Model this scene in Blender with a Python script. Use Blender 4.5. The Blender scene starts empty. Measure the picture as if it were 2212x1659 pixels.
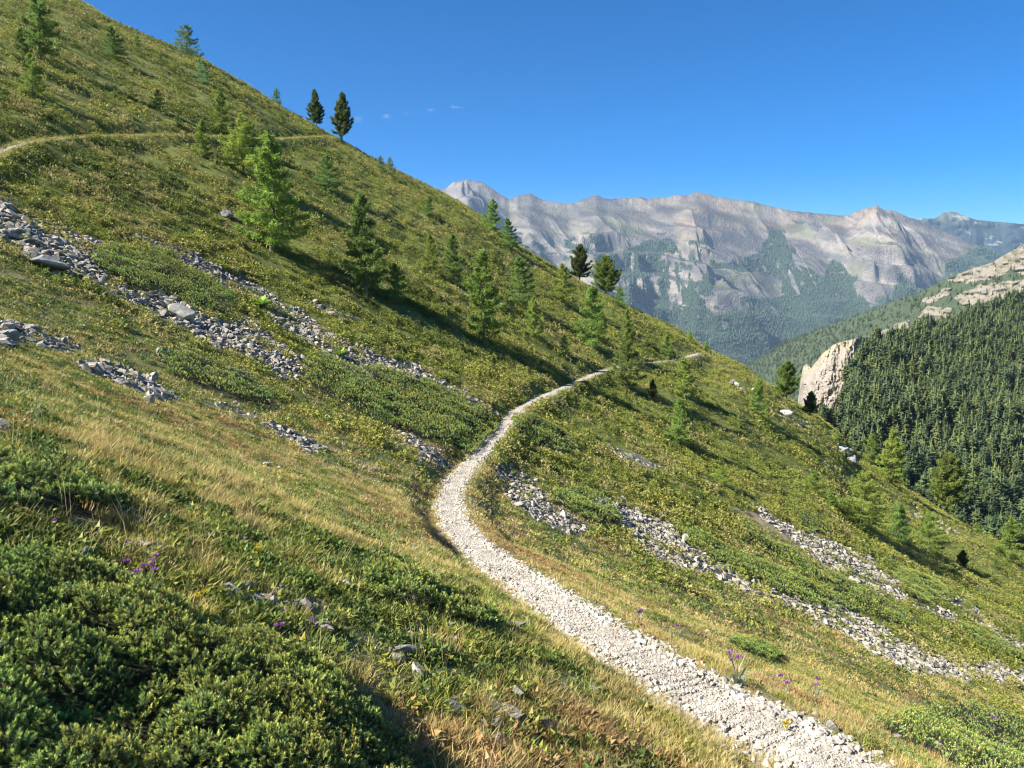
import bpy, bmesh, math, random
import numpy as np
from mathutils import Vector

random.seed(7)
RS = np.random.RandomState(11)
scene = bpy.context.scene
COL = scene.collection

# ----------------------------------------------------------------------------- camera model
# picture coordinates used for reading positions off the photograph: 2212 x 1659
FPX, CU, CV = 1671.0, 1106.0, 829.5
PITCH = math.atan(209.5 / FPX)
cp, sp = math.cos(PITCH), math.sin(PITCH)


def ray(u, v):
    u = np.asarray(u, float); v = np.asarray(v, float)
    x = (u - CU) / FPX; up = (CV - v) / FPX
    return x, cp + sp * up, -sp + cp * up


def project(P):
    f = P[..., 1] * cp - P[..., 2] * sp
    up = P[..., 1] * sp + P[..., 2] * cp
    f = np.where(f < 1e-3, 1e-3, f)
    return CU + FPX * P[..., 0] / f, CV - FPX * up / f


def at_depth(u, v, D):
    x, y, z = ray(u, v)
    k = D / y
    return np.stack([x * k, y * k, z * k], -1)


# ----------------------------------------------------------------------------- noise
def _h(ix, iy, seed):
    n = (ix.astype(np.int64) * 374761393 + iy.astype(np.int64) * 668265263 + seed * 1442695041) & 0xffffffff
    n = ((n ^ (n >> 13)) * 1274126177) & 0xffffffff
    n = ((n ^ (n >> 16)) * 2246822519) & 0xffffffff
    return ((n ^ (n >> 15)) & 0xffffff) / float(0xffffff)


def vnoise(x, y, seed=0):
    x = np.asarray(x, float); y = np.asarray(y, float)
    ix = np.floor(x); iy = np.floor(y)
    fx = x - ix; fy = y - iy
    fx = fx * fx * fx * (fx * (fx * 6 - 15) + 10); fy = fy * fy * fy * (fy * (fy * 6 - 15) + 10)
    a = _h(ix, iy, seed); b = _h(ix + 1, iy, seed); c = _h(ix, iy + 1, seed); d = _h(ix + 1, iy + 1, seed)
    return (a * (1 - fx) + b * fx) * (1 - fy) + (c * (1 - fx) + d * fx) * fy


def fbm(x, y, seed=0, oc=4, gain=.5):
    s = 0; a = 1; t = 0
    for o in range(oc):
        s = s + a * (vnoise(x * 2 ** o + 17.3 * o, y * 2 ** o - 9.1 * o, seed + o) * 2 - 1); t += a; a *= gain
    return s / t


def ridged(x, y, seed=0, oc=4, gain=.55):
    s = 0; a = 1; t = 0
    for o in range(oc):
        n = 1 - np.abs(vnoise(x * 2 ** o + 5.7 * o, y * 2 ** o + 3.3 * o, seed + o) * 2 - 1)
        s = s + a * n; t += a; a *= gain
    return s / t


def domes(x, y, c, seed=0):
    """rounded hummocks on a jittered grid of spacing c: height 0..1 and the outward lean"""
    gx = x / c; gy = y / c; ix = np.floor(gx); iy = np.floor(gy)
    best = np.full(x.shape, 9.); bx = np.zeros(x.shape); by = np.zeros(x.shape); br = np.ones(x.shape)
    for i in (-1, 0, 1):
        for j in (-1, 0, 1):
            a = ix + i; b = iy + j
            px = a + .15 + .7 * _h(a, b, seed); py = b + .15 + .7 * _h(a, b, seed + 1); r = .48 + .34 * _h(a, b, seed + 2)
            d = np.hypot(gx - px, gy - py) / r
            m = d < best
            best = np.where(m, d, best); bx = np.where(m, gx - px, bx); by = np.where(m, gy - py, by); br = np.where(m, r, br)
    return np.sqrt(np.clip(1 - best ** 2, 0, 1)), bx / br, by / br, _h(np.floor(gx * 0 + (gx - bx) * 7), np.floor((gy - by) * 7), seed + 5)


def sstep(a, b, x):
    t = np.clip((x - a) / (b - a), 0, 1)
    return t * t * (3 - 2 * t)


def inpoly(u, v, poly):
    u = np.asarray(u); v = np.asarray(v)
    r = np.zeros(u.shape, bool); n = len(poly)
    for i in range(n):
        x1, y1 = poly[i]; x2, y2 = poly[(i + 1) % n]
        if y1 == y2: continue
        c = ((y1 > v) != (y2 > v)) & (u < (x2 - x1) * (v - y1) / (y2 - y1) + x1)
        r ^= c
    return r


# ----------------------------------------------------------------------------- mesh helpers
def link(o):
    COL.objects.link(o); return o


def mk_mesh(name, verts, tris, col=None, smooth=False, mat=None):
    verts = np.ascontiguousarray(verts, np.float32).reshape(-1, 3)
    tris = np.ascontiguousarray(tris, np.int32)
    k = tris.shape[1]
    me = bpy.data.meshes.new(name)
    me.vertices.add(len(verts)); me.vertices.foreach_set('co', verts.ravel())
    me.loops.add(tris.size); me.loops.foreach_set('vertex_index', tris.ravel())
    me.polygons.add(len(tris)); me.polygons.foreach_set('loop_start', np.arange(0, tris.size, k, dtype=np.int32))
    if smooth:
        me.polygons.foreach_set('use_smooth', np.ones(len(tris), bool))
    else:
        me.polygons.foreach_set('use_smooth', np.zeros(len(tris), bool))
    me.update(calc_edges=True)
    if col is not None:
        a = me.color_attributes.new('Col', 'FLOAT_COLOR', 'POINT')
        c = np.ones((len(verts), 4), np.float32); c[:, :3] = col
        a.data.foreach_set('color', c.ravel())
    if mat: me.materials.append(mat)
    return me


def mk_obj(name, me, parent=None):
    o = bpy.data.objects.new(name, me); link(o)
    if parent: o.parent = parent
    return o


def tag(o, label=None, cat=None, group=None, kind=None):
    if label: o['label'] = label
    if cat: o['category'] = cat
    if group: o['group'] = group
    if kind: o['kind'] = kind
    return o


def empty(name, loc):
    o = bpy.data.objects.new(name, None); o.location = loc; o.empty_display_size = .1
    return link(o)


def rotz(a):
    c, s = np.cos(a), np.sin(a); z = np.zeros_like(c); o = np.ones_like(c)
    return np.stack([np.stack([c, -s, z], -1), np.stack([s, c, z], -1), np.stack([z, z, o], -1)], -2)


def frames(nrm, yaw):
    """rotation matrices whose z axis is nrm, turned by yaw about it"""
    n = nrm / np.linalg.norm(nrm, axis=-1, keepdims=True)
    ref = np.where(np.abs(n[:, :1]) < .9, np.array([[1., 0, 0]]), np.array([[0, 1., 0]]))
    a = np.cross(ref, n); a /= np.linalg.norm(a, axis=-1, keepdims=True)
    b = np.cross(n, a)
    M = np.stack([a, b, n], -1)
    return M @ rotz(yaw)


def inst(protos, which, pos, M, scl, tint=None):
    """merge copies of small prototypes (verts, tris, col) into one set of arrays"""
    V, T, C = [], [], []; off = 0
    scl = np.asarray(scl)
    if scl.ndim == 1: scl = np.repeat(scl[:, None], 3, 1)
    for k, (pv, pt, pc) in enumerate(protos):
        m = which == k; n = int(m.sum())
        if n == 0: continue
        v = pv[None] * scl[m][:, None, :]
        v = np.einsum('nij,nkj->nki', M[m], v) + pos[m][:, None]
        t = pt[None] + (np.arange(n) * len(pv))[:, None, None] + off
        c = np.repeat(pc[None], n, 0)
        if tint is not None: c = c * tint[m][:, None, :]
        V.append(v.reshape(-1, 3)); T.append(t.reshape(-1, pt.shape[1])); C.append(c.reshape(-1, 3))
        off += n * len(pv)
    return np.concatenate(V), np.concatenate(T), np.concatenate(C)


# ----------------------------------------------------------------------------- materials
def new_mat(name):
    m = bpy.data.materials.new(name); m.use_nodes = True
    nt = m.node_tree; nt.nodes.clear()
    out = nt.nodes.new('ShaderNodeOutputMaterial')
    return m, nt, out


def N(nt, t, **kw):
    n = nt.nodes.new(t)
    for k, v in kw.items(): setattr(n, k, v)
    return n


def leaf_mat(name, transl=.3, rough=.6, rnd=0.0, spec=.25):
    m, nt, out = new_mat(name)
    a = N(nt, 'ShaderNodeAttribute', attribute_name='Col')
    src = a.outputs['Color']
    if rnd:
        oi = N(nt, 'ShaderNodeObjectInfo'); hs = N(nt, 'ShaderNodeHueSaturation')
        mr = N(nt, 'ShaderNodeMapRange'); mr.inputs[3].default_value = 1 - rnd; mr.inputs[4].default_value = 1 + rnd
        nt.links.new(oi.outputs['Random'], mr.inputs[0]); nt.links.new(mr.outputs[0], hs.inputs['Value'])
        mr2 = N(nt, 'ShaderNodeMapRange'); mr2.inputs[3].default_value = .47; mr2.inputs[4].default_value = .515
        mm = N(nt, 'ShaderNodeMath', operation='MULTIPLY'); mm.inputs[1].default_value = 7.31
        fr = N(nt, 'ShaderNodeMath', operation='FRACT')
        nt.links.new(oi.outputs['Random'], mm.inputs[0]); nt.links.new(mm.outputs[0], fr.inputs[0])
        nt.links.new(fr.outputs[0], mr2.inputs[0]); nt.links.new(mr2.outputs[0], hs.inputs['Hue'])
        nt.links.new(src, hs.inputs['Color']); src = hs.outputs[0]
    p = N(nt, 'ShaderNodeBsdfPrincipled'); p.inputs['Roughness'].default_value = rough
    p.inputs['Specular IOR Level'].default_value = spec
    nt.links.new(src, p.inputs['Base Color'])
    if transl:
        t = N(nt, 'ShaderNodeBsdfTranslucent'); nt.links.new(src, t.inputs['Color'])
        mx = N(nt, 'ShaderNodeMixShader'); mx.inputs[0].default_value = transl
        nt.links.new(p.outputs[0], mx.inputs[1]); nt.links.new(t.outputs[0], mx.inputs[2])
        nt.links.new(mx.outputs[0], out.inputs[0])
    else:
        nt.links.new(p.outputs[0], out.inputs[0])
    return m


def ground_mat(name, s1, s2, amt=.45, bump=.3, bdist=.05, rough=.9):
    """zone colour from the mesh, broken up by two noises and a bump"""
    m, nt, out = new_mat(name)
    a = N(nt, 'ShaderNodeAttribute', attribute_name='Col')
    g = N(nt, 'ShaderNodeNewGeometry')
    n1 = N(nt, 'ShaderNodeTexNoise'); n1.inputs['Scale'].default_value = s1; n1.inputs['Detail'].default_value = 6
    n2 = N(nt, 'ShaderNodeTexNoise'); n2.inputs['Scale'].default_value = s2; n2.inputs['Detail'].default_value = 5
    for n in (n1, n2): nt.links.new(g.outputs['Position'], n.inputs['Vector'])
    ad = N(nt, 'ShaderNodeMath', operation='ADD'); nt.links.new(n1.outputs['Fac'], ad.inputs[0]); nt.links.new(n2.outputs['Fac'], ad.inputs[1])
    mr = N(nt, 'ShaderNodeMapRange'); mr.inputs[1].default_value = .6; mr.inputs[2].default_value = 1.4
    mr.inputs[3].default_value = 1 - amt; mr.inputs[4].default_value = 1 + amt
    nt.links.new(ad.outputs[0], mr.inputs[0])
    mx = N(nt, 'ShaderNodeVectorMath', operation='SCALE')
    nt.links.new(a.outputs['Color'], mx.inputs[0]); nt.links.new(mr.outputs[0], mx.inputs['Scale'])
    p = N(nt, 'ShaderNodeBsdfPrincipled'); p.inputs['Roughness'].default_value = rough
    p.inputs['Specular IOR Level'].default_value = .15
    nt.links.new(mx.outputs[0], p.inputs['Base Color'])
    b = N(nt, 'ShaderNodeBump'); b.inputs['Strength'].default_value = bump; b.inputs['Distance'].default_value = bdist
    nt.links.new(ad.outputs[0], b.inputs['Height']); nt.links.new(b.outputs[0], p.inputs['Normal'])
    nt.links.new(p.outputs[0], out.inputs[0])
    return m


def rock_mat(name, rnd=.25):
    m, nt, out = new_mat(name)
    a = N(nt, 'ShaderNodeAttribute', attribute_name='Col')
    tc = N(nt, 'ShaderNodeTexCoord')
    n1 = N(nt, 'ShaderNodeTexNoise'); n1.inputs['Scale'].default_value = 2.2; n1.inputs['Detail'].default_value = 8
    n1.inputs['Roughness'].default_value = .7
    nt.links.new(tc.outputs['Object'], n1.inputs['Vector'])
    oi = N(nt, 'ShaderNodeObjectInfo')
    mr = N(nt, 'ShaderNodeMapRange'); mr.inputs[3].default_value = 1 - rnd; mr.inputs[4].default_value = 1 + rnd
    nt.links.new(oi.outputs['Random'], mr.inputs[0])
    mr2 = N(nt, 'ShaderNodeMapRange'); mr2.inputs[1].default_value = .3; mr2.inputs[2].default_value = .7
    mr2.inputs[3].default_value = .6; mr2.inputs[4].default_value = 1.25
    nt.links.new(n1.outputs['Fac'], mr2.inputs[0])
    mu = N(nt, 'ShaderNodeMath', operation='MULTIPLY'); nt.links.new(mr.outputs[0], mu.inputs[0]); nt.links.new(mr2.outputs[0], mu.inputs[1])
    mx = N(nt, 'ShaderNodeVectorMath', operation='SCALE')
    nt.links.new(a.outputs['Color'], mx.inputs[0]); nt.links.new(mu.outputs[0], mx.inputs['Scale'])
    p = N(nt, 'ShaderNodeBsdfPrincipled'); p.inputs['Roughness'].default_value = .85; p.inputs['Specular IOR Level'].default_value = .2
    nt.links.new(mx.outputs[0], p.inputs['Base Color'])
    b = N(nt, 'ShaderNodeBump'); b.inputs['Strength'].default_value = .5; b.inputs['Distance'].default_value = .15
    nt.links.new(n1.outputs['Fac'], b.inputs['Height']); nt.links.new(b.outputs[0], p.inputs['Normal'])
    nt.links.new(p.outputs[0], out.inputs[0])
    return m


M_GRASS = leaf_mat('grass_blades', .3, .55)
M_HEATH = leaf_mat('heath_leaves', .3, .6)
M_JUN = leaf_mat('juniper_needles', .25, .5, spec=.4)
M_CROWN = leaf_mat('conifer_needles', .42, .6, rnd=.15)
M_FOREST = leaf_mat('forest_needles', .15, .7, rnd=.22)
M_FLOWER = leaf_mat('petals', .3, .6)
M_BARK = leaf_mat('bark', 0, .9, spec=.1)
M_ROCK = rock_mat('scree_stone')
M_GROUND = ground_mat('hillside_soil', 1.7, 19, .5, .6, .06)

# ----------------------------------------------------------------------------- the hillside
ZT = np.array([(-60, 7), (-40, 4), (-20, 1.2), (0, -1.75), (6.7, -3.0), (15, -5.7), (25, -8.2), (36, -9.2), (45, -9.0), (60, -7.3),
               (80, -2.9), (110, 5.3), (130, 9.7), (150, 11.8), (165, 11.6), (185, 7), (210, -1), (300, -50), (450, -140), (800, -320)], float)
STB = np.array([(-60, .42), (0, .42), (15, .43), (25, .45), (45, .50), (60, .53), (80, .58), (110, .60), (800, .60)], float)
_yy = np.linspace(-60, 800, 8601)


def _sm(t, w):
    z = np.interp(_yy, t[:, 0], t[:, 1])
    k = np.hanning(2 * w + 1); k /= k.sum()
    return np.convolve(np.pad(z, w, mode='edge'), k, 'valid')


_z0 = np.where(_yy < 30, _sm(ZT, 30), _sm(ZT, 110)); _st = _sm(STB, 60)
SKY = np.array([(-900, -520), (-100, -130), (150, -5), (225, 35), (300, 72), (360, 98), (430, 128), (500, 168), (560, 205), (620, 243), (700, 285), (760, 318), (850, 368), (940, 415),
                (1000, 447), (1060, 490), (1150, 552), (1230, 600), (1310, 645), (1390, 682), (1450, 706), (1500, 738), (1530, 757),
                (1600, 788), (1700, 862), (1760, 900), (1800, 930), (1850, 985), (1900, 1022), (2000, 1088), (2100, 1140), (2212, 1196), (2600, 1400), (3300, 1800)], float)


def _base(x, y):
    return np.interp(y, _yy, _z0) - np.interp(y, _yy, _st) * x


_ua = np.linspace(-900, 3300, 600)
_ta = (_ua - CU) / FPX
_vt = np.interp(_ua, SKY[:, 0], SKY[:, 1])
_rx, _ry, _rz = ray(_ua, _vt)
_tx, _tz = _rx / _ry, _rz / _ry
_ys = np.linspace(60, 220, 400)
_raw = np.max(np.interp(_ys, _yy, _z0)[None] / _ys[None] - np.interp(_ys, _yy, _st)[None] * _tx[:, None], 1)
_dl = _tz - _raw
_o = np.argsort(_tx); _txs = _tx[_o]; _dls = _dl[_o]


def H0(x, y):
    x = np.asarray(x, float); y = np.asarray(y, float)
    z = _base(x, y)
    ys = np.maximum(y, 20)
    w = sstep(45, 105, y)
    z = z + ys * np.interp(x / ys, _txs, _dls) * w * (1 - .0 * y)
    far = sstep(25, 70, y)
    z = z + fbm(x / 14, y / 14, 3, 3) * (.25 + .55 * far) + fbm(x / 3.1, y / 3.1, 8, 3) * (.10 + .12 * far)
    z = z + fbm(x / .7, y / .7, 21, 2) * .035 + far * .16 * fbm(x / 1.6, y / 7, 27, 3)
    return z


def hit(u, v, H, y0=1.2, y1=240, n=5000):
    """where a picture position meets the ground"""
    rx, ry, rz = ray(u, v)
    ys = np.geomspace(y0, y1, n)
    k = ys / ry
    d = rz * k - H(rx * k, ys)
    i = np.argmax(d < 0)
    if not (d < 0).any(): return None
    if i == 0: return np.array([rx * k[0], ys[0], H(rx * k[0], ys[0])])
    t = d[i - 1] / (d[i - 1] - d[i]); y = ys[i - 1] + t * (ys[i] - ys[i - 1])
    x = rx * y / ry
    return np.array([x, y, float(H(x, y))])


TRAIL_PX = [(1960, 1790), (1850, 1705), (1770, 1645), (1690, 1600), (1610, 1556), (1525, 1508), (1440, 1448), (1340, 1390), (1242, 1330), (1125, 1255), (1040, 1195),
            (985, 1138), (968, 1088), (982, 1040), (1020, 1000), (1060, 958), (1085, 930), (1102, 903), (1122, 884), (1155, 866), (1200, 845),
            (1250, 823), (1310, 798), (1360, 786), (1420, 782), (1470, 775), (1512, 763)]
UPPER_PX = [(-260, 420), (-120, 372), (-40, 348), (0, 334), (35, 316), (80, 305), (150, 300), (230, 297), (330, 294), (430, 296), (560, 303), (620, 300), (680, 297), (722, 298)]


def polyline(px, ext=None):
    P = np.array([p for p in (hit(u, v, H0) for u, v in px) if p is not None])
    if ext is not None: P = np.concatenate([P, np.array(ext)])
    # arc-length resample with smoothing
    d = np.r_[0, np.cumsum(np.linalg.norm(np.diff(P[:, :2], axis=0), axis=1))]
    n = int(d[-1] / .15)
    s = np.linspace(0, d[-1], n)
    Q = np.stack([np.interp(s, d, P[:, i]) for i in range(3)], -1)
    w = 6
    k = np.hanning(2 * w + 3)[1:-1]; k /= k.sum()
    Q = np.stack([np.convolve(np.pad(Q[:, i], w, mode='reflect', reflect_type='odd'), k, 'valid') for i in range(3)], -1)
    w = 25
    k = np.hanning(2 * w + 3)[1:-1]; k /= k.sum()
    Q[:, 2] = np.convolve(np.pad(Q[:, 2], w, mode='reflect', reflect_type='odd'), k, 'valid')
    return Q


TR = polyline(TRAIL_PX)
UP = polyline(UPPER_PX)
HW_TR = .34; HW_UP = .38


def tr_dist(x, y, L, rmax=4.0):
    """signed nearest distance to a trail (+ on the downhill side) and trail level"""
    x = np.asarray(x); y = np.asarray(y); sh = x.shape
    x = x.ravel(); y = y.ravel()
    d = np.full(x.shape, 99.); zt = np.zeros(x.shape); sd = np.ones(x.shape); par = np.zeros(x.shape)
    lo = L[:, :2].min(0) - rmax; hi = L[:, :2].max(0) + rmax
    c = np.where((x > lo[0]) & (x < hi[0]) & (y > lo[1]) & (y < hi[1]))[0]
    S = L[::2]
    g3 = np.gradient(S, axis=0); ln_ = np.linalg.norm(g3[:, :2], axis=1, keepdims=True) + 1e-9; tan = g3[:, :2] / ln_; dzs = g3[:, 2] / ln_[:, 0]
    for a in range(0, len(c), 20000):
        i = c[a:a + 20000]
        D = (x[i, None] - S[None, :, 0]) ** 2 + (y[i, None] - S[None, :, 1]) ** 2
        j = D.argmin(1)
        d[i] = np.sqrt(D[np.arange(len(i)), j]); par[i] = j
        dx = x[i] - S[j, 0]; dy = y[i] - S[j, 1]
        zt[i] = S[j, 2] + np.clip(dx * tan[j, 0] + dy * tan[j, 1], -.3, .3) * dzs[j]
        sd[i] = np.sign(dx * tan[j, 1] - dy * tan[j, 0])
    return d.reshape(sh), zt.reshape(sh), sd.reshape(sh), par.reshape(sh)


AX = 2.5
KX0, KX1, NX = math.asinh(-330 / AX), math.asinh(420 / AX), 800
KY0, KY1, NY = math.asinh(-30 / AX), math.asinh(760 / AX), 780
kx = np.linspace(KX0, KX1, NX); ky = np.linspace(KY0, KY1, NY)
GX, GY = np.meshgrid(AX * np.sinh(kx), AX * np.sinh(ky))
GZ = H0(GX, GY)
DT, ZTR, SDT, _ = tr_dist(GX, GY, TR)
DU, ZUP, SDU, _ = tr_dist(GX, GY, UP)
wt = 1 - sstep(HW_TR + .12, HW_TR + 1.2, DT); GZ = GZ * (1 - wt) + ZTR * wt
wt = 1 - sstep(HW_UP + .1, HW_UP + 1.7, DU); GZ = GZ * (1 - wt) + ZUP * wt


def Hm(x, y):
    fx = (np.arcsinh(np.asarray(x, float) / AX) - KX0) / (KX1 - KX0) * (NX - 1)
    fy = (np.arcsinh(np.asarray(y, float) / AX) - KY0) / (KY1 - KY0) * (NY - 1)
    i = np.clip(np.floor(fx).astype(int), 0, NX - 2); j = np.clip(np.floor(fy).astype(int), 0, NY - 2)
    a = np.clip(fx - i, 0, 1); b = np.clip(fy - j, 0, 1)
    return (GZ[j, i] * (1 - a) + GZ[j, i + 1] * a) * (1 - b) + (GZ[j + 1, i] * (1 - a) + GZ[j + 1, i + 1] * a) * b


def Hn(x, y, e=None):
    e = np.maximum(.15, .012 * np.abs(y)) if e is None else e
    gx = (Hm(x + e, y) - Hm(x - e, y)) / (2 * e); gy = (Hm(x, y + e) - Hm(x, y - e)) / (2 * e)
    n = np.stack([-gx, -gy, np.ones_like(gx)], -1)
    return n / np.linalg.norm(n, axis=-1, keepdims=True)


# ---- zones read off the photograph (2212 x 1659)
SCREE = {
 'left': [(0, 440), (60, 470), (130, 505), (235, 520), (205, 555), (240, 605), (330, 640), (400, 655), (440, 690), (530, 690), (600, 740), (660, 790), (650, 830), (600, 815), (520, 770), (440, 735), (380, 692), (300, 662), (210, 618), (140, 590), (60, 562), (20, 525), (-40, 500), (-60, 410)],
 'upper': [(275, 495), (330, 515), (400, 538), (480, 580), (560, 618), (600, 653), (680, 688), (740, 733), (830, 768), (890, 783), (960, 818), (1010, 848), (1060, 878), (1092, 905), (1060, 897), (1000, 868), (930, 833), (880, 806), (830, 802), (790, 832), (740, 783), (690, 763), (620, 723), (570, 672), (530, 642), (470, 612), (400, 572), (340, 542), (280, 510)],
 'ledge': [(-30, 685), (55, 698), (75, 728), (20, 752), (-30, 748)],
 'small': [(75, 735), (105, 722), (150, 728), (185, 752), (150, 765), (100, 757)],
 'mound': [(155, 785), (190, 772), (250, 785), (300, 802), (350, 830), (398, 862), (340, 866), (290, 846), (220, 820), (170, 803)],
 'pocket': [(558, 915), (610, 922), (660, 943), (702, 975), (660, 977), (610, 950), (575, 935)],
 'verge': [(850, 925), (900, 945), (945, 970), (985, 1000), (960, 1022), (920, 1000), (870, 955)],
 'spill': [(740, 990), (775, 995), (820, 1015), (800, 1022), (760, 1008)],
 'line': [(430, 868), (480, 868), (550, 890), (600, 905), (560, 906), (500, 890)],
 'bank': [(1060, 1012), (1110, 1008), (1135, 1025), (1160, 1060), (1190, 1082), (1220, 1105), (1262, 1135), (1278, 1158), (1220, 1152), (1160, 1125), (1110, 1085), (1080, 1050)],
 'tongue': [(1282, 1070), (1330, 1088), (1390, 1112), (1450, 1140), (1500, 1178), (1560, 1218), (1620, 1256), (1700, 1283), (1770, 1306), (1850, 1322), (1900, 1348), (1950, 1383), (2020, 1418), (2100, 1433), (2230, 1444), (2330, 1475), (2330, 1510), (2212, 1478), (2100, 1468), (1980, 1452), (1900, 1424), (1840, 1388), (1790, 1352), (1700, 1312), (1600, 1272), (1540, 1247), (1450, 1222), (1400, 1200), (1370, 1170), (1330, 1125), (1290, 1098)],
 'chute': [(1612, 1082), (1680, 1118), (1740, 1156), (1800, 1170), (1870, 1195), (1925, 1245), (1955, 1295), (1900, 1284), (1830, 1246), (1760, 1205), (1700, 1163), (1640, 1113)],
 'trickle': [(1955, 1292), (2040, 1316), (2092, 1340), (2050, 1344), (1980, 1312)],
 'edge': [(2030, 1270), (2090, 1310), (2150, 1350), (2230, 1400), (2230, 1425), (2140, 1372), (2080, 1325)],
 'front': [(508, 1272), (545, 1262), (600, 1270), (660, 1290), (710, 1308), (650, 1322), (570, 1326), (515, 1312)],
 'scatter': [(1285, 948), (1350, 973), (1435, 1012), (1400, 1014), (1330, 988)],
 'faint': [(655, 640), (720, 668), (795, 692), (740, 697), (680, 668)],
 'crest': [(1555, 808), (1622, 833), (1652, 857), (1610, 852)],
 'crest2': [(1650, 878), (1715, 893), (1765, 930), (1740, 935), (1690, 905)],
 'crest3': [(1795, 945), (1835, 960), (1865, 1000), (1840, 1003), (1805, 965)],
 'crest4': [(1915, 1075), (1990, 1102), (2070, 1142), (2130, 1160), (2060, 1155), (1980, 1120)],
}
JUN = {
 'J1': [(-500, 1215), (-150, 1235), (0, 1240), (60, 1235), (130, 1245), (200, 1275), (270, 1300), (330, 1350), (420, 1368), (500, 1385), (560, 1410), (620, 1432), (690, 1465), (730, 1520), (770, 1575), (820, 1610), (880, 1640), (900, 1700), (880, 1900), (-700, 1900)],
 'J2': [(-60, 1010), (0, 1015), (80, 1028), (170, 1050), (260, 1080), (302, 1112), (200, 1122), (100, 1117), (-60, 1115)],
 'J3': [(195, 562), (240, 538), (330, 545), (400, 590), (470, 620), (512, 650), (490, 690), (430, 670), (370, 638), (300, 630), (220, 592)],
 'J4': [(345, 770), (430, 768), (500, 798), (560, 830), (605, 872), (520, 872), (440, 842), (370, 812)],
 'J5': [(690, 770), (760, 800), (850, 800), (960, 850), (1050, 900), (1077, 930), (1020, 990), (960, 962), (880, 940), (800, 910), (700, 860), (640, 800)],
 'J6': [(1105, 900), (1150, 903), (1210, 930), (1262, 970), (1230, 985), (1160, 965), (1110, 935)],
 'J7': [(1198, 1068), (1250, 1060), (1310, 1088), (1345, 1132), (1290, 1142), (1240, 1112), (1195, 1087)],
 'J8': [(1440, 1128), (1520, 1158), (1620, 1208), (1720, 1250), (1800, 1288), (1865, 1322), (1800, 1322), (1700, 1290), (1600, 1240), (1500, 1190)],
 'J9': [(1590, 1128), (1680, 1178), (1780, 1230), (1880, 1278), (1960, 1328), (1995, 1362), (1920, 1352), (1820, 1290), (1700, 1220), (1620, 1170)],
 'J10': [(1570, 1388), (1620, 1383), (1690, 1420), (1662, 1432), (1610, 1412)],
 'J11': [(788, 1262), (860, 1253), (930, 1288), (1010, 1330), (1085, 1362), (1020, 1367), (940, 1332), (860, 1312), (800, 1292)],
 'J12': [(1930, 1228), (2030, 1258), (2065, 1302), (1990, 1302), (1930, 1252)],
 'J13': [(1690, 1085), (1760, 1120), (1800, 1150), (1745, 1150)],
 'J14': [(2070, 1345), (2160, 1385), (2240, 1425), (2240, 1440), (2150, 1410), (2090, 1370)],
 'J15': [(2000, 1530), (2100, 1520), (2260, 1570), (2300, 1700), (2100, 1680), (1980, 1620), (1890, 1570)],
}
SAND = [[(1560, 1085), (1640, 1110), (1720, 1165), (1830, 1245), (1900, 1290), (2000, 1350), (1950, 1340), (1850, 1280), (1740, 1210), (1640, 1150)]]


def wob(u, v, s=1.):
    """picture position with a wobble, so zone edges are ragged"""
    return u + s * 9 * fbm(u / 31., v / 19., 50, 3), v + s * 6 * fbm(u / 27., v / 17., 60, 3)


def zone(P, polys, s=1.):
    u, v = project(P)
    u, v = wob(u, v, s)
    r = np.zeros(u.shape, bool)
    for p in polys: r |= inpoly(u, v, p)
    return r & (P[..., 1] > .4)


G3 = np.stack([GX, GY, GZ], -1)
scr = zone(G3, [p for k, p in SCREE.items() if not k.startswith('crest')]).astype(float); snd = zone(G3, SAND).astype(float); jun = zone(G3, JUN.values()).astype(float)
near = 1 - sstep(24, 52, GY - .12 * GX)
n1 = fbm(GX / 5, GY / 5, 71, 4); n2 = fbm(GX / 1.1, GY / 1.1, 75, 3)


def mixc(a, b, t):
    return a * (1 - t[..., None]) + np.asarray(b) * t[..., None]


gc = np.broadcast_to(np.array((.12, .135, .03)), G3.shape).copy()
gc = mixc(gc, (.19, .16, .075), near * np.clip(.75 + n1, 0, 1))
gc = mixc(gc, (.17, .135, .07), np.clip(n2 * .9, 0, 1) * .35)
gc = mixc(gc, (.33, .25, .13), snd)
gc = mixc(gc, (.12, .115, .10), scr * .9)
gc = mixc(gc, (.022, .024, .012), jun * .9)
gc = mixc(gc, (.36, .33, .27), 1 - sstep(HW_TR, HW_TR + .25, DT))
gc = mixc(gc, (.30, .25, .15), 1 - sstep(HW_UP, HW_UP + .4, DU))
idx = np.arange(NX * NY).reshape(NY, NX)
quads = np.stack([idx[:-1, :-1], idx[:-1, 1:], idx[1:, 1:], idx[1:, :-1]], -1).reshape(-1, 4)
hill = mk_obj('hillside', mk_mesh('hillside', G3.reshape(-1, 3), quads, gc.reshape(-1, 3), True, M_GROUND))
tag(hill, kind='structure')


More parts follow.
